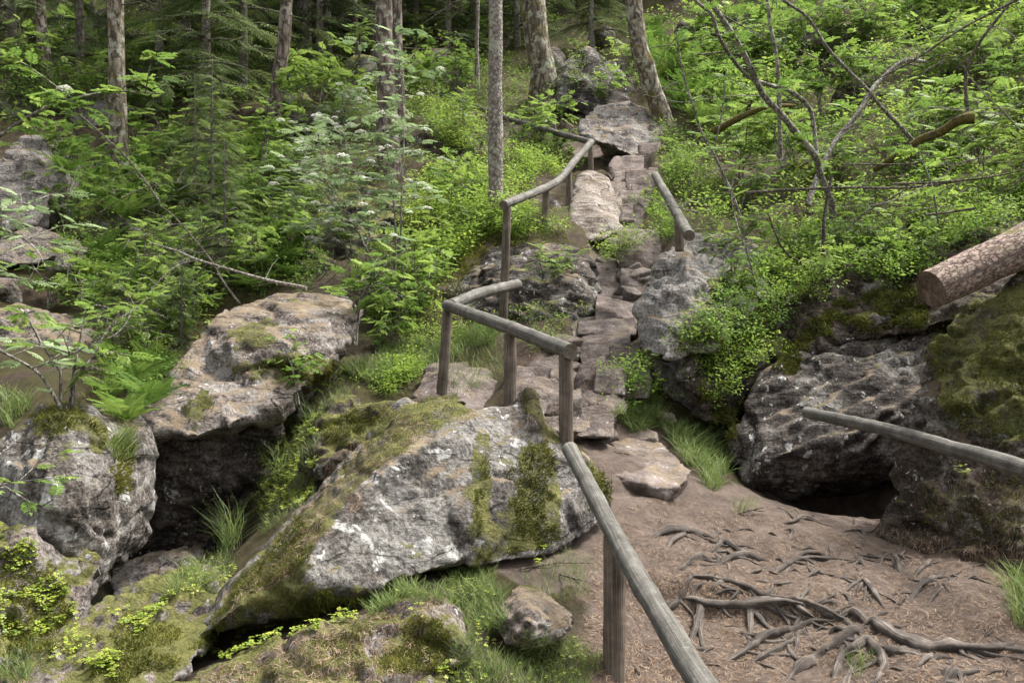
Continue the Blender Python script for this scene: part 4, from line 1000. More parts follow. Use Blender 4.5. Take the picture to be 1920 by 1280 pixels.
def rowan_variant(seed, H=1.6, stems=3, lean=.35, size=.19, dens=9, flowers=0, tmpl=ROWAN, leaf='rowan_leaf', nb=7, blen=.42):
    """(stem mesh, foliage mesh, [flower meshes])"""
    r = np.random.default_rng(seed); sm = MB(); fm = MB(); tips = []
    for s in range(stems):
        a = r.random() * 6.28; d = np.array([math.cos(a), math.sin(a), 0])
        h = H * r.uniform(.65, 1.0); ln = lean * r.uniform(.4, 1.3) * h
        pts = [d * ln * (t ** 1.6) + np.array([r.normal() * .03 * h, r.normal() * .03 * h, h * t * (1 - .12 * t * lean)]) * (1 if t else 0) for t in (0, .25, .5, .75, 1)]
        pts[0] = d * .03 + np.array([0, 0, -.12]); sm.tube(pts, [.010 * H + .004, .004], 5, step=.14, cap=False)
        P_ = np.array(pts)
        for b in range(nb):
            t = r.uniform(.35, 1.0) if b else 1.0
            p0 = np.array([np.interp(t, (0, .25, .5, .75, 1), P_[:, k]) for k in range(3)])
            aa = r.random() * 6.28; dd = np.array([math.cos(aa), math.sin(aa), 0])
            L = H * blen * r.uniform(.5, 1.1) * (1.15 - .55 * t)
            br = [p0, p0 + dd * L * .5 + np.array([0, 0, .16 * L]), p0 + dd * L + np.array([0, 0, .10 * L + r.normal() * .08])]
            sm.tube(br, [.0045, .002], 4, cap=False)
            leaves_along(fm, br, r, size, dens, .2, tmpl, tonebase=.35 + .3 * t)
            tips.append(br[-1])
        tips.append(P_[-1])
    out = sm.mesh('stem', [M['bark_rowan'], M['bark_rowan']]), fm.mesh('foliage', M[leaf]), []
    r.shuffle(tips)
    for p in tips[:flowers]:
        V, F, t = flower_head(r, r.uniform(.05, .085)); out[2].append((mesh_np('flower_cluster', V, F, M['petal'], tone=t), p))
    return out
def build_plant(name, label, cat, var, loc, rz=0, sc=1, group=None, tilt=(0, 0)):
    e = empty(name, loc, label, cat, group); e.rotation_euler = (tilt[0], tilt[1], rz); e.scale = (sc,) * 3
    link(bpy.data.objects.new('stem', var[0]), e); link(bpy.data.objects.new('foliage', var[1]), e)
    for m, p in var[2]:
        o = link(bpy.data.objects.new('flower_cluster', m), e); o.location = p
    return e

# ------------------------------------------------------------------ conifers
def trunk_mesh(pts, rad, mat, seg=22, flare=1.35, seed=0, step=.10):
    pts = [np.array(p, float) for p in pts]; r = np.random.default_rng(seed)
    n = 14; rad = np.interp(np.linspace(0, 1, n), np.linspace(0, 1, len(rad)), rad); rad[0] *= flare; rad[1] *= 1 + (flare - 1) * .25
    V, F, uv, m = tube(pts, rad, seg, rough=.10, seed=seed, step=step, cap=False)
    return mesh_np('trunk', V, F, M[mat], uv=uv)
def crown_mesh(seed, z0, z1, R0, dens=1.0, twig=.45, droop=.35, axis=lambda z: (0, 0), per=14, tmpl=SPR, bare=0.0):
    """whorls of drooping boughs, each a flat fan of needle sprays; returns crown + boughs' wood in one mesh"""
    r = np.random.default_rng(seed); mb = MB(); wd = MB(); z = z0
    while z < z1:
        f = (z - z0) / (z1 - z0); Lb = R0 * (1 - .88 * f) * r.uniform(.75, 1.1)
        for k in range(max(3, int(5 * dens))):
            if r.random() > .9: continue
            a = r.random() * 6.28; d = np.array([math.cos(a), math.sin(a), 0]); L = Lb * r.uniform(.6, 1.1)
            cx, cy = axis(z); zz = z + r.uniform(-.2, .2) * (z1 - z0) / 14
            p0 = np.array([cx, cy, zz]); ts = np.linspace(0, 1, 5)
            pts = np.array([p0 + d * L * t + np.array([0, 0, L * (.12 * t - droop * t * t)]) for t in ts])
            wd.tube(list(pts), [.018 * L + .006, .004], 4, cap=False)
            n = max(4, int(per * L / R0 * 1.4)); t = bare + (1 - bare) * r.random(n) ** .8
            pos = np.stack([np.interp(t, ts, pts[:, q]) for q in range(3)], 1)
            s = np.where(r.random(n) < .5, -1, 1)[:, None]; side = np.array([-d[1], d[0], 0])
            fw = d * r.uniform(.5, 1.0, (n, 1)) + s * side * r.uniform(.3, 1.0, (n, 1)) + np.array([0, 0, -.25]) + r.normal(size=(n, 3)) * .12
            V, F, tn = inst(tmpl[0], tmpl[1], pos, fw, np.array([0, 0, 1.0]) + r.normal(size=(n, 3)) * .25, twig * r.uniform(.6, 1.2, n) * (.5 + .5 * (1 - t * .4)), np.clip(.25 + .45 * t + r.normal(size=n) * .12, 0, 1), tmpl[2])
            mb.add(V, F, tone=tn)
        z += (z1 - z0) / (13 * dens)
    k0 = mb.n
    for V, F, uv, t in zip(wd.V, wd.F, wd.uv, wd.t): mb.V.append(V); mb.F.append(F + k0); mb.uv.append(uv); mb.t.append(t); mb.m += [1] * len(F)
    mb.n += wd.n
    return mb.mesh('crown', [M['spruce'], M['twig']])
def bare_boughs(r, z0, z1, n, L, axis=lambda z: (0, 0)):
    out = []
    for k in range(n):
        z = r.uniform(z0, z1); a = r.random() * 6.28; d = np.array([math.cos(a), math.sin(a), 0]); l = L * r.uniform(.3, 1)
        p0 = np.array([*axis(z), z]); pts = [p0, p0 + d * l * .5 + np.array([0, 0, -.05 * l]), p0 + d * l + np.array([0, 0, -.3 * l])]
        mb = MB(); out.append(mb); mb.tube(pts, [.012, .003], 4, cap=False)
        for q in range(4):
            t = r.uniform(.3, .95); b = p0 + d * l * t + np.array([0, 0, -.2 * l * t]); e = rv(1, r)[0] * l * .3
            mb.tube([b, b + e + np.array([0, 0, -.08])], [.005, .002], 3, cap=False)
    return out
def big_tree(name, label, pxs, d, wpx, mat, H=17, crown0=8.0, R0=2.6, seed=0, crown=None, ext=True, cat='tree', group='tree trunks standing on the slope'):
    """pxs: trunk centre line in the photo, foot first"""
    q = [np.array(P(a, b, d)) for a, b in pxs]; foot = q[0].copy()
    g = ground_z(foot[0], foot[1]); drop = foot[2] - g
    if drop > 0: q.insert(0, np.array([foot[0], foot[1], g - .15])) 
    else: q[0] = q[0] - np.array([0, 0, .25])
    foot = q[0].copy(); q = [p - foot for p in q]
    dirv = (q[-1] - q[-2]); dirv = dirv / dirv[2]
    top = q[-1] + dirv * (H - q[-1][2]) * np.array([.4, .4, 1])
    rr = wpx / FPX * d / 2
    e = empty(name, foot, label, cat, group)
    link(bpy.data.objects.new('trunk', trunk_mesh(q + [q[-1] * .55 + top * .45, top], [rr * 1.12, rr, rr * .95, rr * .75, rr * .15], mat, seed=seed)), e)
    r = np.random.default_rng(seed); topz = q[-1]
    if ext:
        cm = crown or crown_mesh(seed, crown0, H, R0, .75, .8, .3, per=10)
        c = link(bpy.data.objects.new('crown', cm), e); c.location = ((topz[0] + top[0]) / 2, (topz[1] + top[1]) / 2, 0)
    return e

# ------------------------------------------------------------------ trees with seen trunks
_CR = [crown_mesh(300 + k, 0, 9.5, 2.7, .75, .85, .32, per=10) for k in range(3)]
def crown_at(k, z): return _CR[k % 3]
TR = [
 ('pine_tree', 'pale barked tree nearest the curving handrail, slim and straight', [(930, 384), (929, 200), (929, 0)], 12.5, 29, 'bark_spruce'),
 ('pine_tree', 'grey furrowed tree trunk rising behind the tallest flowering rowan', [(731, 330), (724, 150), (719, 0)], 15, 33, 'bark_pine'),
 ('pine_tree', 'brown trunk close behind the grey furrowed trunk', [(748, 318), (746, 150), (742, 0)], 16.5, 24, 'bark_pine'),
 ('pine_tree', 'thick mottled trunk on the left with pale lichen patches', [(224, 318), (220, 170), (217, 0)], 16.5, 33, 'bark_moss'),
 ('pine_tree', 'slightly leaning brown trunk between the left spruces', [(510, 255), (524, 130), (537, 0)], 19, 27, 'bark_pine'),
 ('pine_tree', 'reddish grey trunk nearest the upper left corner', [(92, 235), (85, 110), (75, 0)], 20, 21, 'bark_pine'),
 ('old_tree', 'thick leaning old tree with shaggy bark above the dark reddish rock', [(1022, 195), (1018, 130), (1000, 0)], 20, 48, 'bark_moss'),
 ('old_tree', 'leaning mossy tree behind the pale lichen rock at the top of the steps', [(1268, 300), (1245, 230), (1212, 130), (1188, 0)], 17.2, 36, 'bark_moss'),
 ('pine_tree', 'thin pale trunk in the shade left of the grey furrowed trunk', [(617, 120), (616, 60), (615, 0)], 25, 11, 'bark_spruce'),
 ('pine_tree', 'thin bent trunk in the dark behind the first rowans', [(676, 160), (668, 90), (664, 0)], 24, 12, 'bark_pine'),
 ('pine_tree', 'thin dark trunk between the mottled trunk and the leaning one', [(384, 150), (382, 60), (380, 0)], 26, 12, 'bark_pine'),
 ('pine_tree', 'thin trunk close to the corner of the photo at the upper left', [(178, 110), (176, 50), (174, 0)], 27, 12, 'bark_pine'),
 ('pine_tree', 'slender pole of a tree left of the slim straight trunk', [(896, 175), (894, 80), (896, 0)], 22, 7, 'bark_spruce'),
]
CANOPY = []
for k, (nm, lb, pxs, d, wpx, mat) in enumerate(TR):
    big_tree(nm, lb, pxs, d, wpx, mat, H=17 if wpx > 15 else 14, crown0=7.0, seed=k + 1, crown=None if k < 0 else _CR[k % 3])
for o in list(COL.objects):
    if o.name.split('.')[0] in ('crown',) and o.parent and o.parent.get('category') == 'tree':
        o.location.z = 7.2 if o.parent.location.y < 18 else 5.0
        s = (.48 if o.parent.location.y < 18 else .50) + .25 * random.random(); o.scale = (s, s, 1.0); o.rotation_euler.z = 0
# limbs of the old trees and dead boughs on the trunks
for o in list(COL.objects):
    if o.get('category') == 'tree' and o.location.y < 21:
        r = np.random.default_rng(int(o.location.x * 100) % 997)
        z0 = 2.2 if o.location.y > 14 else 2.6
        if 'nearest the curving' in o['label']: n = 6
        else: n = 7
        [m_.obj('dead_bough', [M['twig'], M['twig']], o) for m_ in bare_boughs(r, z0, 6.5, n, 1.3)]

# far trunks and spruces that close the view up the hill
r = np.random.default_rng(77)
poleV = []
for k in range(3):
    pts = [np.array([0, 0, -.4]), np.array([r.normal() * .1, r.normal() * .1, 5]), np.array([r.normal() * .3, r.normal() * .3, 12])]
    poleV.append(trunk_mesh(pts, [.13, .11, .05], ['bark_pine', 'bark_spruce', 'bark_pine'][k], seg=10, seed=k, step=.4))
SPV = [crown_mesh(40 + k, .8, 7.5, 2.1, 1.15, .62, .42, per=15) for k in range(3)]
SPT = [trunk_mesh([np.array([0, 0, -.3]), np.array([.03, .02, 4]), np.array([0, 0, 7.4])], [.10, .06, .015], 'bark_spruce', seg=8, seed=9 + k, step=.4) for k in range(3)]
far_pole = []; far_spruce = []
def spruce(loc, v, sc, label, rz, group):
    e = empty('spruce_tree', loc, label, 'spruce', group); e.rotation_euler.z = rz; e.scale = (sc,) * 3
    for nm, m in (('trunk', SPT[v]), ('crown', SPV[v])): link(bpy.data.objects.new(nm, m), e)
    return e
SPR_AT = [  # foot px, py, d, scale, label
 (385, 235, 20, .95, 'tall dark spruce with drooping boughs right of the mottled trunk'), (300, 215, 21.5, .9, 'dark spruce close behind the mottled trunk'),
 (455, 200, 22, .95, 'dark spruce left of the leaning brown trunk'), (20, 205, 20.5, .9, 'dark spruce at the far upper left edge'),
 (150, 190, 22, .85, 'dark spruce between the reddish grey trunk and the mottled trunk'), (600, 165, 23.5, .85, 'dark spruce behind the thin pale trunk'),
 (560, 140, 26, .9, 'spruce in the shade right of the leaning brown trunk'), (840, 150, 25, .75, 'spruce in the shade left of the slim straight trunk'),
 (1110, 120, 25, .65, 'small spruce behind the shaggy old tree'), (780, 120, 27, .8, 'spruce in the gap right of the grey furrowed trunk'), (970, 120, 26, .75, 'spruce in the shade between the slim trunk and the shaggy old tree')]
for k, (a, b, d, sc, lb) in enumerate(SPR_AT):
    p = P(a, b, d); spruce((p.x, p.y, ground_z(p.x, p.y) - .1), k % 3, sc, lb, r.random() * 6, 'dark spruces on the slope')
nfar = 0
for k in range(400):
    if nfar >= 72: break
    x = r.uniform(-17, 19); y = r.uniform(25, 42)
    z = ground_z(x, y); a, b = PX((x, y, z))
    if a < -250 or a > 2200: continue
    if a > 1250 and y < 29: continue
    if any((x - q[0]) ** 2 + (y - q[1]) ** 2 < 2.2 for q in far_pole): continue
    far_pole.append((x, y)); nfar += 1
    side = 'left' if a < 640 else 'middle' if a < 1280 else 'right'
    lb = {'left': 'distant tree in the dark wood at the upper left', 'middle': 'distant tree in the dark wood at the top middle', 'right': 'distant tree at the top of the bright right slope'}[side]
    if k % 2: spruce((x, y, z), k % 3, r.uniform(.8, 1.25), lb.replace('tree', 'spruce'), r.random() * 6, 'far spruces on the ' + side)
    else:
        e = empty('distant_tree', (x, y, z), lb, 'tree', 'far trunks on the ' + side); e.rotation_euler.z = r.random() * 6
        link(bpy.data.objects.new('trunk', poleV[k % 3]), e); c = link(bpy.data.objects.new('crown', _CR[k % 3]), e); c.location.z = 3.6; c.scale = (.85, .85, 1)
# young spruces lower down
for a, b, d, sc, v, lb in [(398, 470, 14, .34, 0, 'young spruce with pale dead twigs at its foot in the left thicket'), (365, 430, 15.5, .30, 1, 'small young spruce left of the one with dead twigs'), (420, 520, 12.2, .26, 2, 'low young spruce above the tilted brown slab'), (340, 640, 10.8, .16, 1, 'tiny spruce seedling left of the tilted brown slab')]:
    p = P(a, b, d); spruce((p.x, p.y, ground_z(p.x, p.y) - .05), v, sc, lb, a, 'young spruces in the left thicket')

# ------------------------------------------------------------------ rowans and bare stems drawn from the photo
def limb(name, label, cat, runs, leaf=None, leafsize=.16, per=0, group=None, mat='bark_rowan', tn=.5, foot=True, twigs=0, seed=0, t0=.2, tmpl=ROWAN, flowers=0):
    """runs: list of ([(px,py,d)...], r0, r1)"""
    r = np.random.default_rng(seed + 500)
    pts0 = [np.array(P(*q)) for q in runs[0][0]]
    o0 = pts0[0]; e = empty(name, o0, label, cat, group); fm = MB(); tw = MB()
    tips = []
    for k, (pp, r0, r1) in enumerate(runs):
        pts = [np.array(P(*q)) - o0 for q in pp]
        mb = MB(); mb.tube(pts, [r0, (r0 + r1) / 2, r1], 9 if r0 > .012 else 6, step=.06, rough=.32 if mat == 'bark_mossy' else .12, seed=k + seed, cap=True)
        mb.obj('stem' if k == 0 else 'branch', [M[mat], M[mat]], e)
        A = np.array(pts); L = np.linalg.norm(np.diff(A, axis=0), axis=1).sum()
        if per: leaves_along(fm, pts, r, leafsize, per, t0, tmpl, tonebase=tn)
        for q in range(int(twigs * L)):
            t = r.uniform(t0, 1) * (len(A) - 1); i = min(int(t), len(A) - 2); p = A[i] + (A[i + 1] - A[i]) * (t - i)
            dd = rv(1, r)[0] + np.array([0, 0, r.uniform(-.1, .7)]); l = r.uniform(.18, .5)
            br = [p, p + dd * l * .5 + np.array([0, 0, .03]), p + dd * l]
            tw.tube(br, [.004, .0018], 4, cap=False)
            if per: leaves_along(fm, br, r, leafsize, per * 1.3, .25, tmpl, tonebase=tn); tips.append(br[-1])
    if tw.n: tw.obj('twig', [M[mat], M[mat]], e)
    if fm.n: fm.obj('foliage', M[leaf or 'rowan_leaf'], e)
    for p in tips[:flowers]:
        V, F, t = flower_head(r, r.uniform(.04, .068)); o = obj_np('flower_cluster', V, F, M['petal'], e, tone=t); o.location = p
    return e
def run(s, r0, r1): return ([tuple(float(x) for x in q.split()) for q in s.split(';')], r0, r1)
limb('rowan_tree', 'curved rowan with two whitish stems arching over the right slope', 'tree', [
    run("1562 430 10.6;1559 380 10.5;1539 329 10.4;1528 292 10.3;1495 252 10.2;1465 215 10.1;1431 178 10;1414 141 9.9;1391 94 9.8;1364 50 9.7;1330 0 9.6;1290 -70 9.5", .038, .026),
    run("1535 330 10.4;1525 230 10.5;1512 195 10.45;1481 171 10.3;1448 161 10.1;1404 144 9.9;1371 107 9.7;1347 67 9.5;1334 27 9.4;1303 0 9.3;1260 -60 9.2", .024, .015)], per=2.2, leafsize=.2, twigs=3.0, seed=1, tn=.55)
limb('rowan_sapling', 'thin upright rowan pole beside the arching whitish stems', 'sapling', [run("1464 300 11.6;1461 200 11.6;1461 161 11.6;1455 100 11.6;1445 50 11.6;1438 -5 11.6;1430 -90 11.6", .027, .018)], per=2.5, twigs=2, seed=2, t0=.3)
limb('rowan_sapling', 'long pale sapling leaning left across the bright right slope', 'sapling', [run("1722 275 11.5;1683 232 11.4;1650 198 11.3;1626 168 11.2;1582 124 11.1;1549 87 11;1515 34 10.9;1468 0 10.8;1420 -40 10.7", .024, .014)], per=2.0, twigs=2, seed=3, t0=.2)
limb('dead_stem', 'pale lichen covered dead stem curving up from the mossy stump', 'dead wood', [run("1515 385 10.9;1526 350 11;1555 285 11.2;1576 252 11.3;1609 212 11.4;1633 171 11.5;1660 141 11.6;1697 114 11.7;1735 116 11.8", .036, .022)], seed=4, twigs=2)
limb('bare_branch', 'long thin bare branch slanting down from the upper right corner', 'branch', [run("1930 -12 10.4;1811 50 10.5;1717 111 10.6;1660 141 10.7;1612 165 10.8", .013, .006)], seed=5, twigs=4, mat='twig')
limb('mossy_limb', 'short thick limb wrapped in brown moss on the right slope', 'dead wood', [([(1640, 318, 11.5), (1690, 288, 11.1), (1725, 262, 11), (1767, 246, 10.9), (1800, 224, 10.75), (1826, 219, 10.7)], .03, .062)], seed=6, mat='bark_mossy')
limb('mossy_limb', 'dark upright limb behind the mossy one near the right edge', 'dead wood', [run("1816 215 11.2;1812 188 11.2;1812 134 11.2;1834 84 11.1;1885 17 11;1925 -30 11", .022, .015)], seed=7, mat='twig', twigs=3)
limb('mossy_limb', 'mossy rotting limb left of the arching whitish stems', 'dead wood', [run("1340 245 13.4;1385 222 13;1412 210 12.9;1445 200 12.8;1490 198 12.9", .05, .02)], seed=17, mat='bark_mossy')
limb('rowan_sapling', 'slim bending sapling right of the leaning mossy tree', 'sapling', [run("1400 450 10.8;1394 427 10.8;1374 366 10.7;1357 329 10.7;1340 292 10.6;1317 252 10.6;1297 191 10.5;1280 134 10.5;1268 60 10.5", .018, .010), run("1338 280 10.6;1352 220 10.6;1362 130 10.6;1366 60 10.6", .010, .005)], per=5, twigs=3, seed=8, t0=.3)
limb('fallen_branch', 'long grey dead branch lying level across the right bushes', 'branch', [run("1400 362 10.3;1480 356 10.2;1590 352 10.1;1700 352 10;1800 340 9.9", .017, .011)], seed=9, mat='twig', twigs=1)
limb('fallen_branch', 'thin dead branch above the blueberry bank, forked on the right', 'branch', [run("1590 308 10.2;1690 308 10.2;1760 300 10.1;1805 294 10", .010, .006), run("1745 316 10.1;1770 308 10.1;1900 304 10", .008, .005)], seed=10, mat='twig')
limb('fallen_branch', 'curved dead stick rising to the right above the blueberry bank', 'branch', [run("1588 432 9.7;1620 400 9.7;1680 366 9.7;1716 345 9.7;1745 325 9.7", .011, .006)], seed=11, mat='twig')
limb('fallen_branch', 'grey stick pointing to the right edge above the cut log', 'branch', [run("1672 345 9.8;1760 342 9.8;1850 333 9.7;1925 318 9.6", .013, .007)], seed=12, mat='twig', twigs=1)
limb('fallen_branch', 'short broken stick among blueberry left of the cut log', 'branch', [run("1735 403 9.4;1780 398 9.4;1830 390 9.3", .013, .010)], seed=13, mat='twig')
limb('bare_sapling', 'dark crooked bare stem rooted in the blueberry bank', 'sapling', [run("1545 520 9.6;1545 430 9.7;1550 380 9.8;1560 330 9.9", .022, .014), run("1525 500 9.6;1478 478 9.6;1455 440 9.6;1440 400 9.6", .013, .006)], seed=14, mat='twig_dark', twigs=2)
limb('rowan_sapling', 'thin arching twig hanging over the tall grey rock face', 'sapling', [run("1420 545 9.3;1400 470 9.2;1385 430 9.2;1372 370 9.3;1380 300 9.3", .009, .004)], seed=15, per=5, twigs=2)
limb('rowan_sapling', 'small leafy twig drooping in front of the right bushes', 'sapling', [run("1760 420 9;1745 340 8.9;1720 290 8.8;1690 250 8.7", .009, .004)], seed=16, per=9, twigs=2, leafsize=.17)
# left side branches reaching into the view
limb('rowan_branch', 'dark rowan branch with a white flower reaching in from the left edge at the top', 'branch', [run("-60 300 5.6;0 255 5.6;70 210 5.6;120 190 5.6;180 176 5.6;240 172 5.6;300 176 5.6", .012, .004)], per=26, twigs=5, seed=21, leafsize=.125, t0=.1, flowers=2)
limb('rowan_branch', 'rowan branch with grey green leaves in front of the brown slab at the left edge', 'branch', [run("110 760 5.4;85 715 5.4;60 690 5.4;0 658 5.4;-60 630 5.4", .010, .006), run("60 690 5.4;120 670 5.3;160 650 5.3", .005, .003)], per=12, twigs=7, seed=22, leafsize=.12, t0=.1, leaf='rowan_grey')
limb('rowan_branch', 'small rowan branch in front of the upright rock at the left edge', 'branch', [run("-40 890 4.7;0 908 4.7;45 935 4.7;75 950 4.7;100 935 4.7", .008, .003), run("0 908 4.7;60 900 4.7;130 892 4.7", .004, .002)], per=14, twigs=5, seed=23, leafsize=.10, t0=.1)
limb('rowan_branch', 'leafy rowan spray hanging at the left edge above the brown slab', 'branch', [run("-60 420 6.5;0 430 6.4;40 445 6.3;70 470 6.2;85 500 6.1", .009, .003), run("-40 520 6.4;20 520 6.3;80 530 6.2", .006, .003), run("-40 350 6.6;20 370 6.5;60 390 6.4", .006, .003)], per=12, twigs=7, seed=24, leafsize=.13, t0=.0, leaf='rowan_grey')
# dead branch above the slab
limb('fallen_branch', 'forked bleached dead branch hanging above the tilted brown slab', 'branch', [run("575 540 9.2;500 525 9.3;440 508 9.3;370 487 9.3;330 470 9.4;280 455 9.5", .018, .007), run("370 487 9.3;330 500 9.3;290 535 9.2;270 565 9.1;215 605 8.9", .009, .004), run("420 500 9.3;350 490 9.4;295 510 9.4", .006, .003), run("245 590 9.0;225 620 8.9;200 635 8.8", .006, .003), run("262 572 9.1;300 590 9.1;315 598 9.1", .004, .002)], seed=25, mat='twig_pale', twigs=3)
limb('fallen_branch', 'thin dead sapling leaning down to the tilted brown slab', 'branch', [run("450 570 10.4;420 530 10.8;390 480 11.3;330 410 12.2;300 385 12.6", .014, .008)], seed=26, mat='twig', twigs=4)
limb('fallen_branch', 'bare branch lying across the left thicket behind the flowering rowans', 'branch', [run("300 380 13;250 310 13.5;200 260 14;150 215 14.6", .016, .01)], seed=27, mat='twig', twigs=2)
# slim rowans in the middle, their stems standing clear
for k, (s, lb, fl) in enumerate([
    ("756 548 10.8;752 440 10.9;753 370 10.9;757 260 11;752 150 11;742 60 11", 'tallest flowering rowan with white blossoms in front of the grey furrowed trunk', 16),
    ("740 548 11.1;742 450 11.1;738 380 11.2;728 300 11.2;716 200 11.3", 'second tall flowering rowan close left of the tallest one', 14),
    ("672 550 11.2;662 480 11.2;640 410 11.3;600 350 11.4;560 310 11.5", 'flowering rowan bending left above the dark rock face', 14),
    ("690 548 10.9;652 470 11;618 430 11.1;585 405 11.2", 'low rowan spreading left in front of the dark rock face', 9),
    ("700 545 11.1;694 470 11.1;688 400 11.2;660 300 11.3;640 240 11.3", 'flowering rowan in the middle of the flowering clump', 14),
    ("660 545 11.0;650 470 11.0;632 420 11;612 330 11;596 250 11", 'flowering rowan with bare lower stem, leftmost of the clump', 14),
    ("715 555 10.6;702 500 10.5;668 430 10.4;640 390 10.3;618 350 10.3", 'thin rowan leaning left out of the clump with pale leaves', 8),
]):
    limb('rowan_sapling', lb, 'sapling', [run(s, .013, .005)], per=9, twigs=9, seed=40 + k, leafsize=.17, t0=.35, group='flowering rowans in the middle', leaf='rowan_grey', flowers=fl)

# tangle of thin bare branches on the right slope
_t = np.random.default_rng(55)
for k in range(30):
    a, b = _t.uniform(1280, 1930), _t.uniform(20, 400); d = float(np.interp(b, [0, 400], [12.5, 9.6])) + _t.uniform(-.5, .3); an = _t.uniform(-1.0, 1.0) + (math.pi if _t.random() < .5 else 0); l = _t.uniform(90, 260); q = []
    for i in range(4): q.append((a, b, d)); a += l / 3 * math.cos(an); b += l / 3 * math.sin(an) * .8; an += _t.normal() * .3; d += _t.normal() * .12
    limb('bare_branch', 'thin bare branch tangled among the bushes of the right slope', 'branch', [(q, _t.uniform(.005, .010), .003)], seed=300 + k, mat=('twig', 'twig_pale', 'twig')[k % 3], twigs=2, group='bare branches tangled on the right slope')
for k in range(12):
    a, b = _t.uniform(180, 620), _t.uniform(330, 620); d = float(np.interp(b, [330, 620], [12.5, 9.2])); an = _t.uniform(-1.2, .2); l = _t.uniform(80, 200); q = []
    for i in range(4): q.append((a, b, d)); a += l / 3 * math.cos(an); b += l / 3 * math.sin(an) * .8; an += _t.normal() * .35
    limb('bare_branch', 'thin bare twiggy branch sticking out of the left thicket', 'branch', [(q, _t.uniform(.005, .009), .003)], seed=340 + k, mat=('twig', 'twig_pale')[k % 2], twigs=4, group='bare branches in the left thicket')

# ------------------------------------------------------------------ rowan and leafy bushes scattered over the slopes
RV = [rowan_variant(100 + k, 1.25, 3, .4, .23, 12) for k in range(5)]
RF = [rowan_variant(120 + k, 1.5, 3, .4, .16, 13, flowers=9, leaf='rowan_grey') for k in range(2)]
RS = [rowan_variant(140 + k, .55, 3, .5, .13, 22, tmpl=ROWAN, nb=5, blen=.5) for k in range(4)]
def zone_bushes(poly, n, vars_, smin, smax, name, label, cat, group, seed, mind=.45):
    r = np.random.default_rng(seed); q = spots_px(poly, n * 5, seed); got = []
    proto = {}
    for s in q:
        if len(got) >= n: break
        p = s[:3]
        if any(np.linalg.norm(p - g) < mind for g in got): continue
        got.append(p); v = int(r.integers(len(vars_)))
        loc = (p[0], p[1], p[2] - .05)
        if v in proto: dup(proto[v], loc, r.random() * 6.28, r.uniform(smin, smax), tilt=(r.normal() * .12, r.normal() * .12))
        else: proto[v] = build_plant(name, label, cat, vars_[v], loc, r.random() * 6.28, r.uniform(smin, smax), group)
G = 'young rowans '
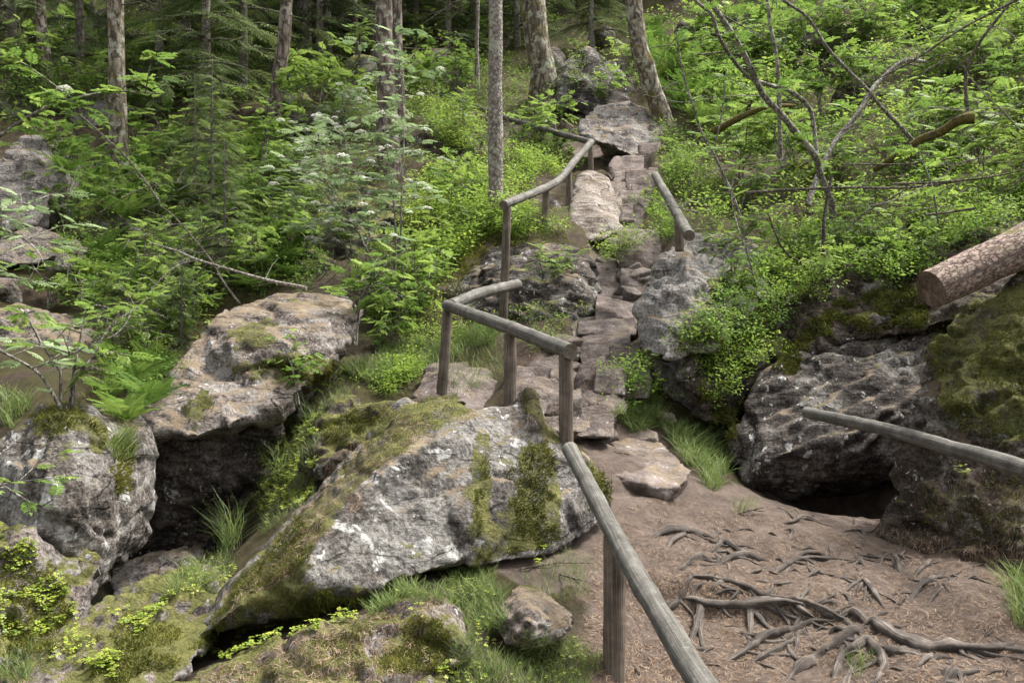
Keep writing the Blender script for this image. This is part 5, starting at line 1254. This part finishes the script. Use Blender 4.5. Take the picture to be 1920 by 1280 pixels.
if FOLIAGE:
    zone_bushes([(1270, 330), (1300, 120), (1920, -60), (2150, 100), (2150, 330), (1900, 370), (1560, 400), (1400, 410)], 62, RV, .55, 1.05, 'rowan_bush', 'young rowan bush among others on the bright right slope', 'bush', G + 'on the right slope', 1, .5)
    zone_bushes([(1290, 60), (1500, -30), (1920, -90), (1920, 40), (1300, 180)], 40, RV, .8, 1.5, 'rowan_bush', 'far rowan bush high up on the right slope', 'bush', G + 'high on the right', 2, .7)
    zone_bushes([(240, 470), (560, 330), (600, 520), (420, 560)], 12, RV, .5, .9, 'rowan_bush', 'rowan bush in the left thicket above the tilted slab', 'bush', G + 'in the left thicket', 3, .5)
    zone_bushes([(110, 260), (60, 180), (600, 180), (560, 330), (240, 460), (130, 440)], 32, RV, .5, 1.0, 'rowan_bush', 'rowan bush on the shaded left slope between the trunks', 'bush', G + 'on the left slope', 4, .7)
    zone_bushes([(560, 190), (720, 180), (760, 330), (560, 360)], 9, RF, .5, .9, 'flowering_rowan', 'low flowering rowan bush behind the flowering clump', 'bush', 'flowering rowan bushes', 5, .6)
    zone_bushes([(0, -20), (1020, -20), (1020, 70), (900, 190), (0, 190)], 48, RV, .7, 1.3, 'rowan_bush', 'dim bush under the trees at the top of the slope', 'bush', 'bushes under the far trees', 6, .8)
    zone_bushes([(690, 545), (790, 530), (800, 640), (700, 660), (660, 620)], 9, RS, .9, 1.5, 'leafy_shrub', 'low leafy shrub right of the tilted brown slab', 'shrub', 'low shrubs by the slab', 7, .25)
    zone_bushes([(1000, 240), (1090, 240), (1060, 300), (960, 320)], 5, RS, .9, 1.6, 'leafy_shrub', 'small shrub under the far dark handrail', 'shrub', 'shrubs by the far handrail', 8, .4)
    zone_bushes([(-900, 200), (-60, 150), (-60, 620), (-900, 800)], 34, RV, .6, 1.1, 'rowan_bush', 'rowan bush on the left slope beyond the edge of the view', 'bush', 'bushes beyond the left edge', 21, .8)
    zone_bushes([(2060, 150), (2900, -50), (2900, 560), (2100, 420)], 34, RV, .6, 1.1, 'rowan_bush', 'rowan bush on the right slope beyond the edge of the view', 'bush', 'bushes beyond the right edge', 22, .8)
    zone_bushes([(1440, 450), (1560, 430), (1750, 410), (1900, 370), (1900, 400), (1730, 500), (1560, 540), (1470, 570)], 16, RS, .5, 1.0, 'leafy_shrub', 'small rowan shoot standing among the blueberry on the right bank', 'shrub', 'rowan shoots on the right bank', 31, .3)
    zone_bushes([(770, 520), (830, 430), (930, 390), (980, 440), (860, 490)], 8, RS, .5, .9, 'leafy_shrub', 'small rowan shoot among the blueberry below the slim trunk', 'shrub', 'rowan shoots below the slim trunk', 32, .3)
    zone_bushes([(1060, 110), (1180, 120), (1180, 190), (1080, 200)], 2, RS, 1.0, 1.5, 'leafy_shrub', 'small shrub on the dark reddish rock', 'shrub', 'shrubs on the dark reddish rock', 9, .6)
    zone_bushes([(0, 580), (170, 560), (180, 740), (60, 790), (0, 790)], 3, RS, .9, 1.4, 'leafy_shrub', 'small rowan seedling in front of the brown slab at the left', 'shrub', 'seedlings at the left edge', 10, .4)
    zone_bushes([(200, 560), (360, 480), (380, 600), (300, 690), (180, 640)], 12, RS, .8, 1.5, 'leafy_shrub', 'low bright shrub behind the tilted slab on the left', 'shrub', 'shrubs behind the tilted slab', 11, .35)
    zone_bushes([(1010, 520), (1080, 510), (1100, 600), (1030, 610)], 3, RS, .55, .8, 'leafy_shrub', 'small bright seedling growing on the layered dark rock', 'shrub', 'seedlings on the layered rock', 12, .2)
    zone_bushes([(545, 690), (625, 680), (620, 760), (560, 760)], 3, RS, .6, .8, 'leafy_shrub', 'yellowish seedling at the right end of the tilted brown slab', 'shrub', 'seedlings at the slab end', 13, .2)
    zone_bushes([(1290, 440), (1400, 430), (1400, 520), (1330, 520)], 3, RS, .5, .9, 'leafy_shrub', 'seedling on top of the tall grey rock face', 'shrub', 'seedlings on the grey rock face', 14, .25)
    zone_bushes([(780, 260), (930, 250), (930, 380), (780, 390)], 6, RS, .8, 1.4, 'leafy_shrub', 'leafy shrub left of the slim straight trunk', 'shrub', 'shrubs by the slim trunk', 15, .4)

# ferns
def fern_var(seed, n=15, L=.52):
    r = np.random.default_rng(seed); a = np.linspace(0, 6.28, n, endpoint=False) + r.random(n) * .4
    fw = np.stack([np.cos(a), np.sin(a), r.uniform(.9, 2.4, n)], 1); up = np.stack([-np.cos(a), -np.sin(a), np.full(n, .8)], 1)
    V, F, t = inst(FERN[0], FERN[1], np.zeros((n, 3)) + r.normal(size=(n, 3)) * .02, fw, up, L * r.uniform(.7, 1.1, n), np.clip(.5 + r.normal(size=n) * .18, 0, 1), FERN[2])
    return mesh_np('fern', V, F, M['fern'], tone=t)
FV = [fern_var(k) for k in range(4)]
def zone_ferns(poly, n, smin, smax, label, group, seed, mind=.3):
    r = np.random.default_rng(seed); got = []
    for s in spots_px(poly, n * 6, seed):
        if len(got) >= n: break
        if any(np.linalg.norm(s[:3] - g) < mind for g in got): continue
        got.append(s[:3]); o = link(bpy.data.objects.new('fern', FV[int(r.integers(4))])); o.location = s[:3]; o.rotation_euler = (r.normal() * .15, r.normal() * .15, r.random() * 6.28)
        sc = r.uniform(smin, smax); o.scale = (sc,) * 3; tag(o, label, 'fern', group)
if FOLIAGE:
    zone_ferns([(175, 720), (300, 700), (280, 790), (215, 810)], 6, .5, .8, 'bright green fern behind the left end of the tilted slab', 'ferns behind the slab', 1, .24)
    zone_ferns([(450, 470), (580, 440), (600, 520), (480, 540)], 9, .5, .8, 'fern in front of the dark mossy rock face', 'ferns below the dark face', 2, .25)
    zone_ferns([(130, 480), (260, 480), (250, 560), (150, 560)], 8, .6, 1.0, 'fern on the brown slope at the left', 'ferns on the left slope', 3, .3)
    zone_ferns([(100, 300), (560, 260), (560, 420), (150, 440)], 22, .6, 1.0, 'fern on the shaded slope below the left trunks', 'ferns below the left trunks', 4, .5)
    zone_ferns([(1150, 60), (1300, 60), (1500, 100), (1500, 220), (1300, 260)], 26, .9, 1.5, 'fern below the bushes on the right slope', 'ferns on the right slope', 5, .5)

# ------------------------------------------------------------------ ground cover that nobody could count
def cover(name, label, cat, parts, mat, par=None):
    mb = MB()
    for V, F, t in parts: mb.add(V, F, tone=t)
    V, F = mb.arrays(); o = obj_np(name, V, F, M[mat], tone=np.concatenate(mb.t)); return tag(o, label, cat, kind='stuff')
SPG = [sprig(np.random.default_rng(60 + k)) for k in range(5)]
def berry(poly, n, sc, seed, sink=.06, big=1.0):
    r = np.random.default_rng(seed); q = spots_px(poly, n, seed); out = []
    if len(q) == 0: return out
    q[:, :3] += r.normal(size=(len(q), 3)) * np.array([.05, .08, .02])
    for v in range(5):
        b = q[v::5]; m = len(b)
        if not m: continue
        up = b[:, 3:] * .5 + np.array([0, 0, .8]) + r.normal(size=(m, 3)) * .18
        pos = b[:, :3] - up / np.linalg.norm(up, axis=1)[:, None] * sink
        V, F, t = SPG[v]
        # template leaves keep their own tone
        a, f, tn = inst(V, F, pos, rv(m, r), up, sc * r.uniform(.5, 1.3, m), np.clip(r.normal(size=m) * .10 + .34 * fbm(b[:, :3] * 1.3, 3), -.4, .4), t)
        out.append((a, f, tn))
    return out
def inst_up(T, pos, up, sc, r, tone=None): return inst(T[0], T[1], pos, rv(len(pos), r), up, sc, tone)
BL = np.array([[-.06, 0, 0], [.06, 0, 0], [.045, .18, .55], [-.045, .18, .55], [.008, .5, .92], [-.008, .5, .92]]); BLF = np.array([[0, 1, 2, 3], [3, 2, 4, 5]])
def blades(poly, n, h, seed, w=1.0, clump=0, lean=.3, tone=.5, q=None):
    r = np.random.default_rng(seed)
    if q is None: q = spots_px(poly, n if not clump else max(3, n // clump), seed)
    if len(q) == 0: return []
    if clump:
        q = np.repeat(q, clump, axis=0); m = len(q); q[:, :2] += r.normal(size=(m, 2)) * h * .16
    m = len(q); up = q[:, 3:] * .35 + np.array([0, 0, 1.0]) + r.normal(size=(m, 3)) * lean * 1.25
    T = BL * np.array([w * .34, 1.3, 1]); h = h * .75
    return [inst(T, BLF, q[:, :3] - np.array([0, 0, .01]), rv(m, r), up, h * r.uniform(.35, 1.3, m), np.where(r.random(m) < .12, .97, np.clip(tone + r.normal(size=m) * .22, .02, .98)))]
def tufts(poly, n, h, seed, tone=.5):
    """moss: short dense shoots standing out of the surface"""
    r = np.random.default_rng(seed); q = spots_px(poly, n, seed); m = len(q)
    if m == 0: return []
    k = fbm(q[:, :3] * 3.0 + seed, 3); q = q[k > -.22]; m = len(q)
    up = q[:, 3:] + np.array([0, -.1, -.12]) + r.normal(size=(m, 3)) * .45
    T = BL * np.array([1.5, .8, 1])
    return [inst(T, BLF, q[:, :3] - q[:, 3:] * .004, rv(m, r), up, h * r.uniform(.5, 1.3, m), np.clip(tone + .5 * fbm(q[:, :3] * 6, 2) + r.normal(size=m) * .15, .02, .98))]
def tri_leaf():
    V = []; F = []
    for k in range(3):
        a = k * 2.094; c, s = math.cos(a), math.sin(a)
        for x, y, z in ((0, 0, .35), (.42, .55, .42), (0, .82, .36), (-.42, .55, .42)): V.append((c * x - s * y, s * x + c * y, z))
        F.append((4 * k, 4 * k + 1, 4 * k + 2, 4 * k + 3))
    return np.array(V), np.array(F)
TL = tri_leaf()
def clover(poly, n, sz, seed):
    r = np.random.default_rng(seed); q = spots_px(poly, n, seed); m = len(q)
    if m == 0: return []
    k = fbm(q[:, :3] * 5 + seed, 2); q = q[k > -.15]; m = len(q)
    up = q[:, 3:] * .4 + np.array([0, -.15, 1.0]) + r.normal(size=(m, 3)) * .3
    return [inst(TL[0], TL[1], q[:, :3] + np.array([0, 0, .008]) + np.array([0, 0, 1]) * r.random((m, 1)) * .03, rv(m, r), up, sz * r.uniform(.6, 1.2, m))]
if FOLIAGE:
    cover('blueberry', 'dense bright blueberry carpet on the right bank and along the stairway', 'ground cover',
      berry([(1270, 650), (1312, 590), (1360, 540), (1420, 480), (1440, 560), (1480, 590), (1440, 665), (1390, 730), (1340, 765), (1300, 710)], 420, .85, 1) +
      berry([(1415, 480), (1500, 440), (1650, 415), (1800, 380), (1920, 350), (2000, 350), (1960, 420), (1760, 500), (1720, 540), (1560, 545), (1470, 580)], 800, .95, 2) +
      berry([(1205, 385), (1245, 365), (1290, 440), (1245, 462), (1215, 430)], 90, .95, 3) + berry([(1122, 480), (1150, 448), (1200, 432), (1190, 480), (1140, 497)], 60, .9, 4) +
      berry([(1160, 690), (1225, 680), (1250, 770), (1200, 790), (1165, 760)], 110, .75, 5),  'berry_leaf')
    cover('blueberry', 'bright green blueberry thicket left of the stairway below the slim trunk', 'ground cover',
      berry([(760, 520), (820, 430), (900, 390), (1000, 385), (985, 445), (900, 465), (850, 490), (800, 560), (760, 570)], 640, 1.05, 6) +
      berry([(795, 222), (850, 205), (905, 235), (900, 300), (830, 300)], 150, 1.4, 7) + berry([(940, 285), (1050, 295), (1070, 330), (1010, 350), (945, 375)], 200, 1.1, 8) +
      berry([(700, 745), (720, 690), (790, 665), (795, 700), (760, 735), (730, 755)], 150, .7, 9) + berry([(790, 330), (915, 320), (915, 395), (800, 440), (740, 430)], 300, 1.2, 10) +
      berry([(690, 560), (830, 545), (850, 610), (940, 600), (940, 640), (800, 660), (700, 650)], 260, .75, 11) + berry([(955, 395), (1060, 410), (1065, 445), (1000, 440), (960, 450)], 120, .7, 28) + berry([(960, 590), (1100, 570), (1080, 620), (1040, 650), (970, 650)], 90, .55, 12), 'berry_leaf')
    cover('undergrowth', 'mixed low green undergrowth over the right hillside', 'ground cover',
      berry([(1270, 330), (1330, 200), (1920, 80), (2150, 120), (2150, 360), (1920, 380), (1560, 430), (1420, 470), (1300, 430)], 1100, 1.45, 13) +
      berry([(1200, 60), (1500, -60), (2100, -80), (2100, 100), (1300, 230)], 800, 2.0, 14), 'berry_leaf')
    cover('undergrowth', 'dark low undergrowth on the shaded slope between the trunks', 'ground cover',
      berry([(0, 180), (1230, 60), (1230, -30), (0, -30)], 900, 2.2, 15) + berry([(100, 330), (560, 200), (760, 200), (760, 330), (560, 420), (560, 520), (300, 560), (150, 600)], 1100, 1.2, 16) +
      berry([(600, 130), (920, 120), (920, 230), (760, 240), (600, 260)], 520, 1.5, 18) + berry([(0, 240), (620, 160), (620, 60), (0, 100)], 900, 1.7, 19) + berry([(930, 60), (1200, 50), (1200, 180), (930, 190)], 160, 1.3, 21) + berry([(900, 60), (1010, 60), (1015, 235), (940, 245)], 260, 1.2, 41) + berry([(1235, 230), (1300, 280), (1340, 400), (1262, 370)], 220, 1.1, 42) + berry([(960, 255), (1060, 265), (1085, 320), (1000, 330)], 160, 1.0, 43) + berry([(230, 560), (370, 470), (600, 430), (600, 530), (420, 560), (360, 640)], 500, .9, 22) + berry([(180, 640), (360, 560), (360, 640), (280, 760), (190, 720)], 260, .7, 17), 'fern')
    cover('undergrowth', 'low undergrowth and bracken on both slopes beyond the view', 'ground cover',
      berry([(-1000, 150), (-40, 150), (-40, 760), (-1000, 1000)], 1300, 1.3, 31) + berry([(1990, 330), (2900, -60), (2900, 800), (2250, 800), (2120, 560)], 1300, 1.3, 32) + berry([(-1000, 800), (-120, 700), (-120, 1300), (-1000, 1300)], 500, .8, 33), 'berry_leaf')
    cover('grass', 'soft grass growing in tufts between the rocks', 'grass',
      blades([(700, 1110), (900, 1075), (960, 1120), (930, 1200), (850, 1150), (770, 1110)], 2600, .10, 1, lean=.45) + blades([(840, 1290), (870, 1180), (940, 1215), (1080, 1195), (1120, 1230), (1125, 1300)], 4200, .085, 2, lean=.5) +
      blades([(1050, 1040), (1100, 1050), (1120, 1130), (1060, 1130), (960, 1090)], 500, .08, 3) + blades([(640, 1150), (770, 1090), (800, 1110), (700, 1150)], 1100, .10, 4, lean=.45) +
      blades([(330, 1060), (430, 1010), (450, 1060), (400, 1110), (300, 1120)], 1500, .10, 5, lean=.5) + blades([(470, 900), (560, 770), (640, 700), (700, 690), (640, 760), (600, 800), (590, 900), (500, 1010)], 4200, .09, 6, lean=.5) +
      blades([(620, 690), (820, 640), (940, 600), (940, 650), (800, 680), (690, 730)], 5200, .17, 7) + blades([(430 * 1.875, 360 * 1.875), (500 * 1.875, 330 * 1.875), (515 * 1.875, 380 * 1.875), (450 * 1.875, 390 * 1.875)], 900, .13, 27) + blades([(1145, 770), (1225, 755), (1260, 800), (1180, 815)], 1900, .16, 8, lean=.45) +
      blades([(1250, 810), (1330, 800), (1370, 850), (1350, 915), (1290, 870)], 2600, .19, 9, lean=.5) + blades([(205, 815), (250, 815), (255, 860), (215, 870)], 500, .16, 10) +
      blades([(0, 720), (60, 760), (30, 800), (0, 800)], 400, .2, 11) + blades([(1370, 940), (1420, 935), (1420, 955), (1380, 960)], 160, .09, 12) +
      blades([(1890, 1090), (1960, 1070), (1960, 1180), (1890, 1170)], 420, .22, 13, lean=.5) + blades([(1590, 1225), (1640, 1225), (1630, 1265), (1600, 1270)], 120, .10, 14) + blades([(1000, 1060), (1130, 1030), (1100, 1120)], 250, .07, 15) +
      blades([(0, 1240), (60, 1220), (60, 1280), (0, 1280)], 300, .12, 16), 'grass')
    g = []
    for a, b, d, n, h in [(432, 1010, 6.7, 130, .36), (425, 1030, 6.7, 60, .22), (590, 800, 7.9, 40, .3), (520, 880, 7.4, 40, .28)]:
        p = P(a, b, d); q = np.zeros((n, 6)); q[:, :3] = np.array(p) + rng.normal(size=(n, 3)) * .035; q[:, 5] = 1
        g += blades(None, 0, h, a, w=.28, lean=.42, tone=.4, q=q)
    o = cover('grass', 'tall tussock of fine grass in front of the dark hollow', 'grass', g, 'grass')
    cover('wood_sorrel', 'light green wood sorrel leaves along the feet of the mossy rocks', 'ground cover',
      clover([(365, 1235), (480, 1190), (600, 1165), (690, 1130), (680, 1160), (520, 1205), (380, 1250)], 420, .017, 1) + clover([(160, 1250), (230, 1170), (300, 1120), (340, 1110), (300, 1150), (240, 1220), (200, 1280)], 420, .018, 2) +
      clover([(0, 990), (60, 1010), (140, 1110), (150, 1150), (60, 1200), (0, 1190)], 900, .020, 3) + clover([(955, 1055), (1010, 1030), (1040, 1020), (1010, 1065)], 130, .018, 4) + clover([(700, 1130), (880, 1090), (940, 1130), (840, 1180)], 160, .014, 14) + clover([(850, 1285), (900, 1200), (1080, 1200), (1120, 1285)], 260, .012, 15) + clover([(330, 1080), (440, 1030), (440, 1100), (340, 1120)], 160, .014, 16) + clover([(60, 1260), (180, 1150), (260, 1130), (160, 1240)], 200, .015, 17) + clover([(890, 1170), (930, 1140), (930, 1220), (900, 1230)], 80, .015, 5) +
      clover([(490, 860), (600, 760), (600, 900), (500, 980)], 1900, .022, 6) + clover([(800, 1270), (860, 1240), (860, 1285), (740, 1285)], 100, .014, 7) + clover([(640, 920), (680, 905), (660, 950)], 0, .02, 8) +
      clover([(1780, 875), (1860, 880), (1850, 900), (1800, 900)], 50, .018, 9) + clover([(420, 580), (360, 650), (240, 660), (180, 690), (200, 600), (300, 540)], 500, .04, 10), 'clover')
    cover('moss', 'olive moss cushions hanging from the rocks', 'moss',
      tufts([(355, 1215), (470, 1070), (560, 970), (590, 1000), (560, 1060), (440, 1140), (400, 1200)], 5200, .022, 1) + tufts([(480, 1190), (560, 1120), (700, 1090), (860, 1050), (900, 1070), (780, 1110), (640, 1150)], 5200, .032, 2, .35) +
      tufts([(895, 870), (915, 850), (920, 1020), (890, 1060)], 1400, .026, 3, .4) + tufts([(985, 830), (1030, 850), (1040, 1000), (960, 1040), (900, 1040), (940, 960)], 3600, .030, 4, .3) + tufts([(1110, 870), (1145, 900), (1140, 950), (1110, 960)], 700, .03, 5, .4) +
      tufts([(60, 780), (130, 755), (205, 800), (200, 850), (150, 800), (60, 820)], 1800, .03, 6) + tufts([(205, 820), (255, 825), (240, 920), (210, 930)], 1100, .045, 7, .6) + tufts([(0, 1010), (140, 1090), (140, 1170), (60, 1230), (0, 1220)], 3800, .032, 8) +
      tufts([(120, 1230), (250, 1150), (340, 1170), (320, 1250), (200, 1285)], 4200, .026, 9, .55) + tufts([(700, 1260), (780, 1150), (850, 1190), (840, 1260)], 3800, .024, 10, .55) + tufts([(400, 1270), (560, 1190), (700, 1170), (640, 1270)], 3000, .018, 11, .6) +
      tufts([(430, 690), (560, 670), (640, 680), (620, 720), (540, 715)], 2600, .035, 12, .6) + tufts([(345, 770), (380, 720), (400, 760), (360, 810)], 700, .028, 13, .5) + tufts([(600, 790), (700, 750), (720, 790), (610, 840)], 1600, .03, 14, .4) +
      tufts([(760, 600), (850, 500), (900, 480), (850, 560)], 1600, .04, 15, .5) , 'moss_tuft')
    cover('moss', 'dark moss hanging over the boulders on the right', 'moss',
      tufts([(1440, 690), (1560, 560), (1720, 545), (1740, 600), (1560, 620), (1480, 690)], 5000, .06, 16, .25) + tufts([(1290, 700), (1370, 760), (1400, 720), (1370, 830), (1310, 800)], 2400, .05, 17, .3) +
      tufts([(1740, 640), (1920, 560), (1920, 830), (1760, 790)], 6000, .03, 18, .25) + tufts([(1700, 900), (1920, 900), (1920, 1060), (1760, 1040)], 4200, .025, 19, .25) + tufts([(1260, 650), (1440, 560), (1480, 590), (1400, 700), (1290, 700)], 2000, .05, 20, .4), 'moss_tuft')
    cover('moss', 'bright yellow green moss pads on the middle slope', 'moss',
      tufts([(830, 480), (930, 420), (960, 440), (880, 500)], 2200, .04, 21, .6) + tufts([(900, 440), (1060, 410), (1070, 455), (940, 470)], 1500, .03, 29, .4) + tufts([(780, 300), (930, 300), (930, 380), (800, 400)], 1800, .05, 22, .3) + tufts([(690, 770), (880, 740), (900, 780), (640, 900), (600, 950)], 3600, .018, 23, .5) + tufts([(1690, 300), (1720, 255), (1830, 205), (1835, 235), (1740, 275)], 500, .03, 26, .4) + tufts([(1500, 330), (1620, 320), (1610, 430), (1540, 420)], 1500, .05, 24, .35), 'moss_bright')

# dry needles and twigs on the path
def litter(poly, n, L, seed, w=.035):
    r = np.random.default_rng(seed); q = spots_px(poly, n, seed); m = len(q); T = np.array([[-w, -.5, 0], [w, -.5, 0], [w, .5, 0], [-w, .5, 0]])
    up = q[:, 3:] + r.normal(size=(m, 3)) * .12; fw = np.cross(up, rv(m, r))
    return [inst(T, np.array([[0, 1, 2, 3]]), q[:, :3] + q[:, 3:] * .005, fw, up, L * r.uniform(.5, 1.4, m))]
if FOLIAGE:
    cover('needle_litter', 'dry brown needles scattered over the path and ledges', 'litter',
      litter([(1080, 1290), (1130, 960), (1250, 930), (1700, 990), (1920, 1050), (1920, 1290)], 22000, .028, 1) + litter([(400, 1180), (560, 960), (700, 810), (760, 760), (800, 800), (580, 1030)], 2500, .03, 2) +
      litter([(950, 830), (1200, 820), (1190, 640), (960, 650)], 2000, .03, 3) + litter([(1090, 460), (1180, 460), (1230, 300), (1130, 300)], 900, .035, 4) + litter([(300, 1285), (700, 1150), (830, 1120), (780, 1285)], 2200, .025, 5) + litter([(1680, 900), (1920, 880), (1920, 1060), (1700, 1050)], 1500, .024, 6), 'needles')
    r = np.random.default_rng(5)
    for k, (a, b, ln, lb) in enumerate([(1050, 1080, .35, 'thin dry twig on the ground beside the lichen boulder foot'), (930, 1120, .5, 'pale dry stick among grass left of the rounded stone'), (975, 1070, .45, 'reddish twig at the foot of the lichen boulder'), (1180, 855, .3, 'twig on the broad slab at the foot of the stairway'), (1385, 965, .22, 'twig lying near the left end of the cave mouth'), (1700, 1120, .25, 'twig on the path below the mossy right hand rock')]):
        p, n_ = hit_px(a, b)
        if p is None: continue
        d = rv(1, r)[0] * ln; mb = MB(); mb.tube([np.array([0, 0, .012]), d * .5 + np.array([0, 0, .03]), d + np.array([0, 0, .012])], [.006, .003], 5)
        mb.tube([d * .5 + np.array([0, 0, .03]), d * .7 + rv(1, r)[0] * ln * .3 + np.array([0, 0, .05])], [.004, .002], 4)
        o = mb.obj('fallen_twig', [M['twig'], M['twig']]); o.location = p; tag(o, lb, 'twig')
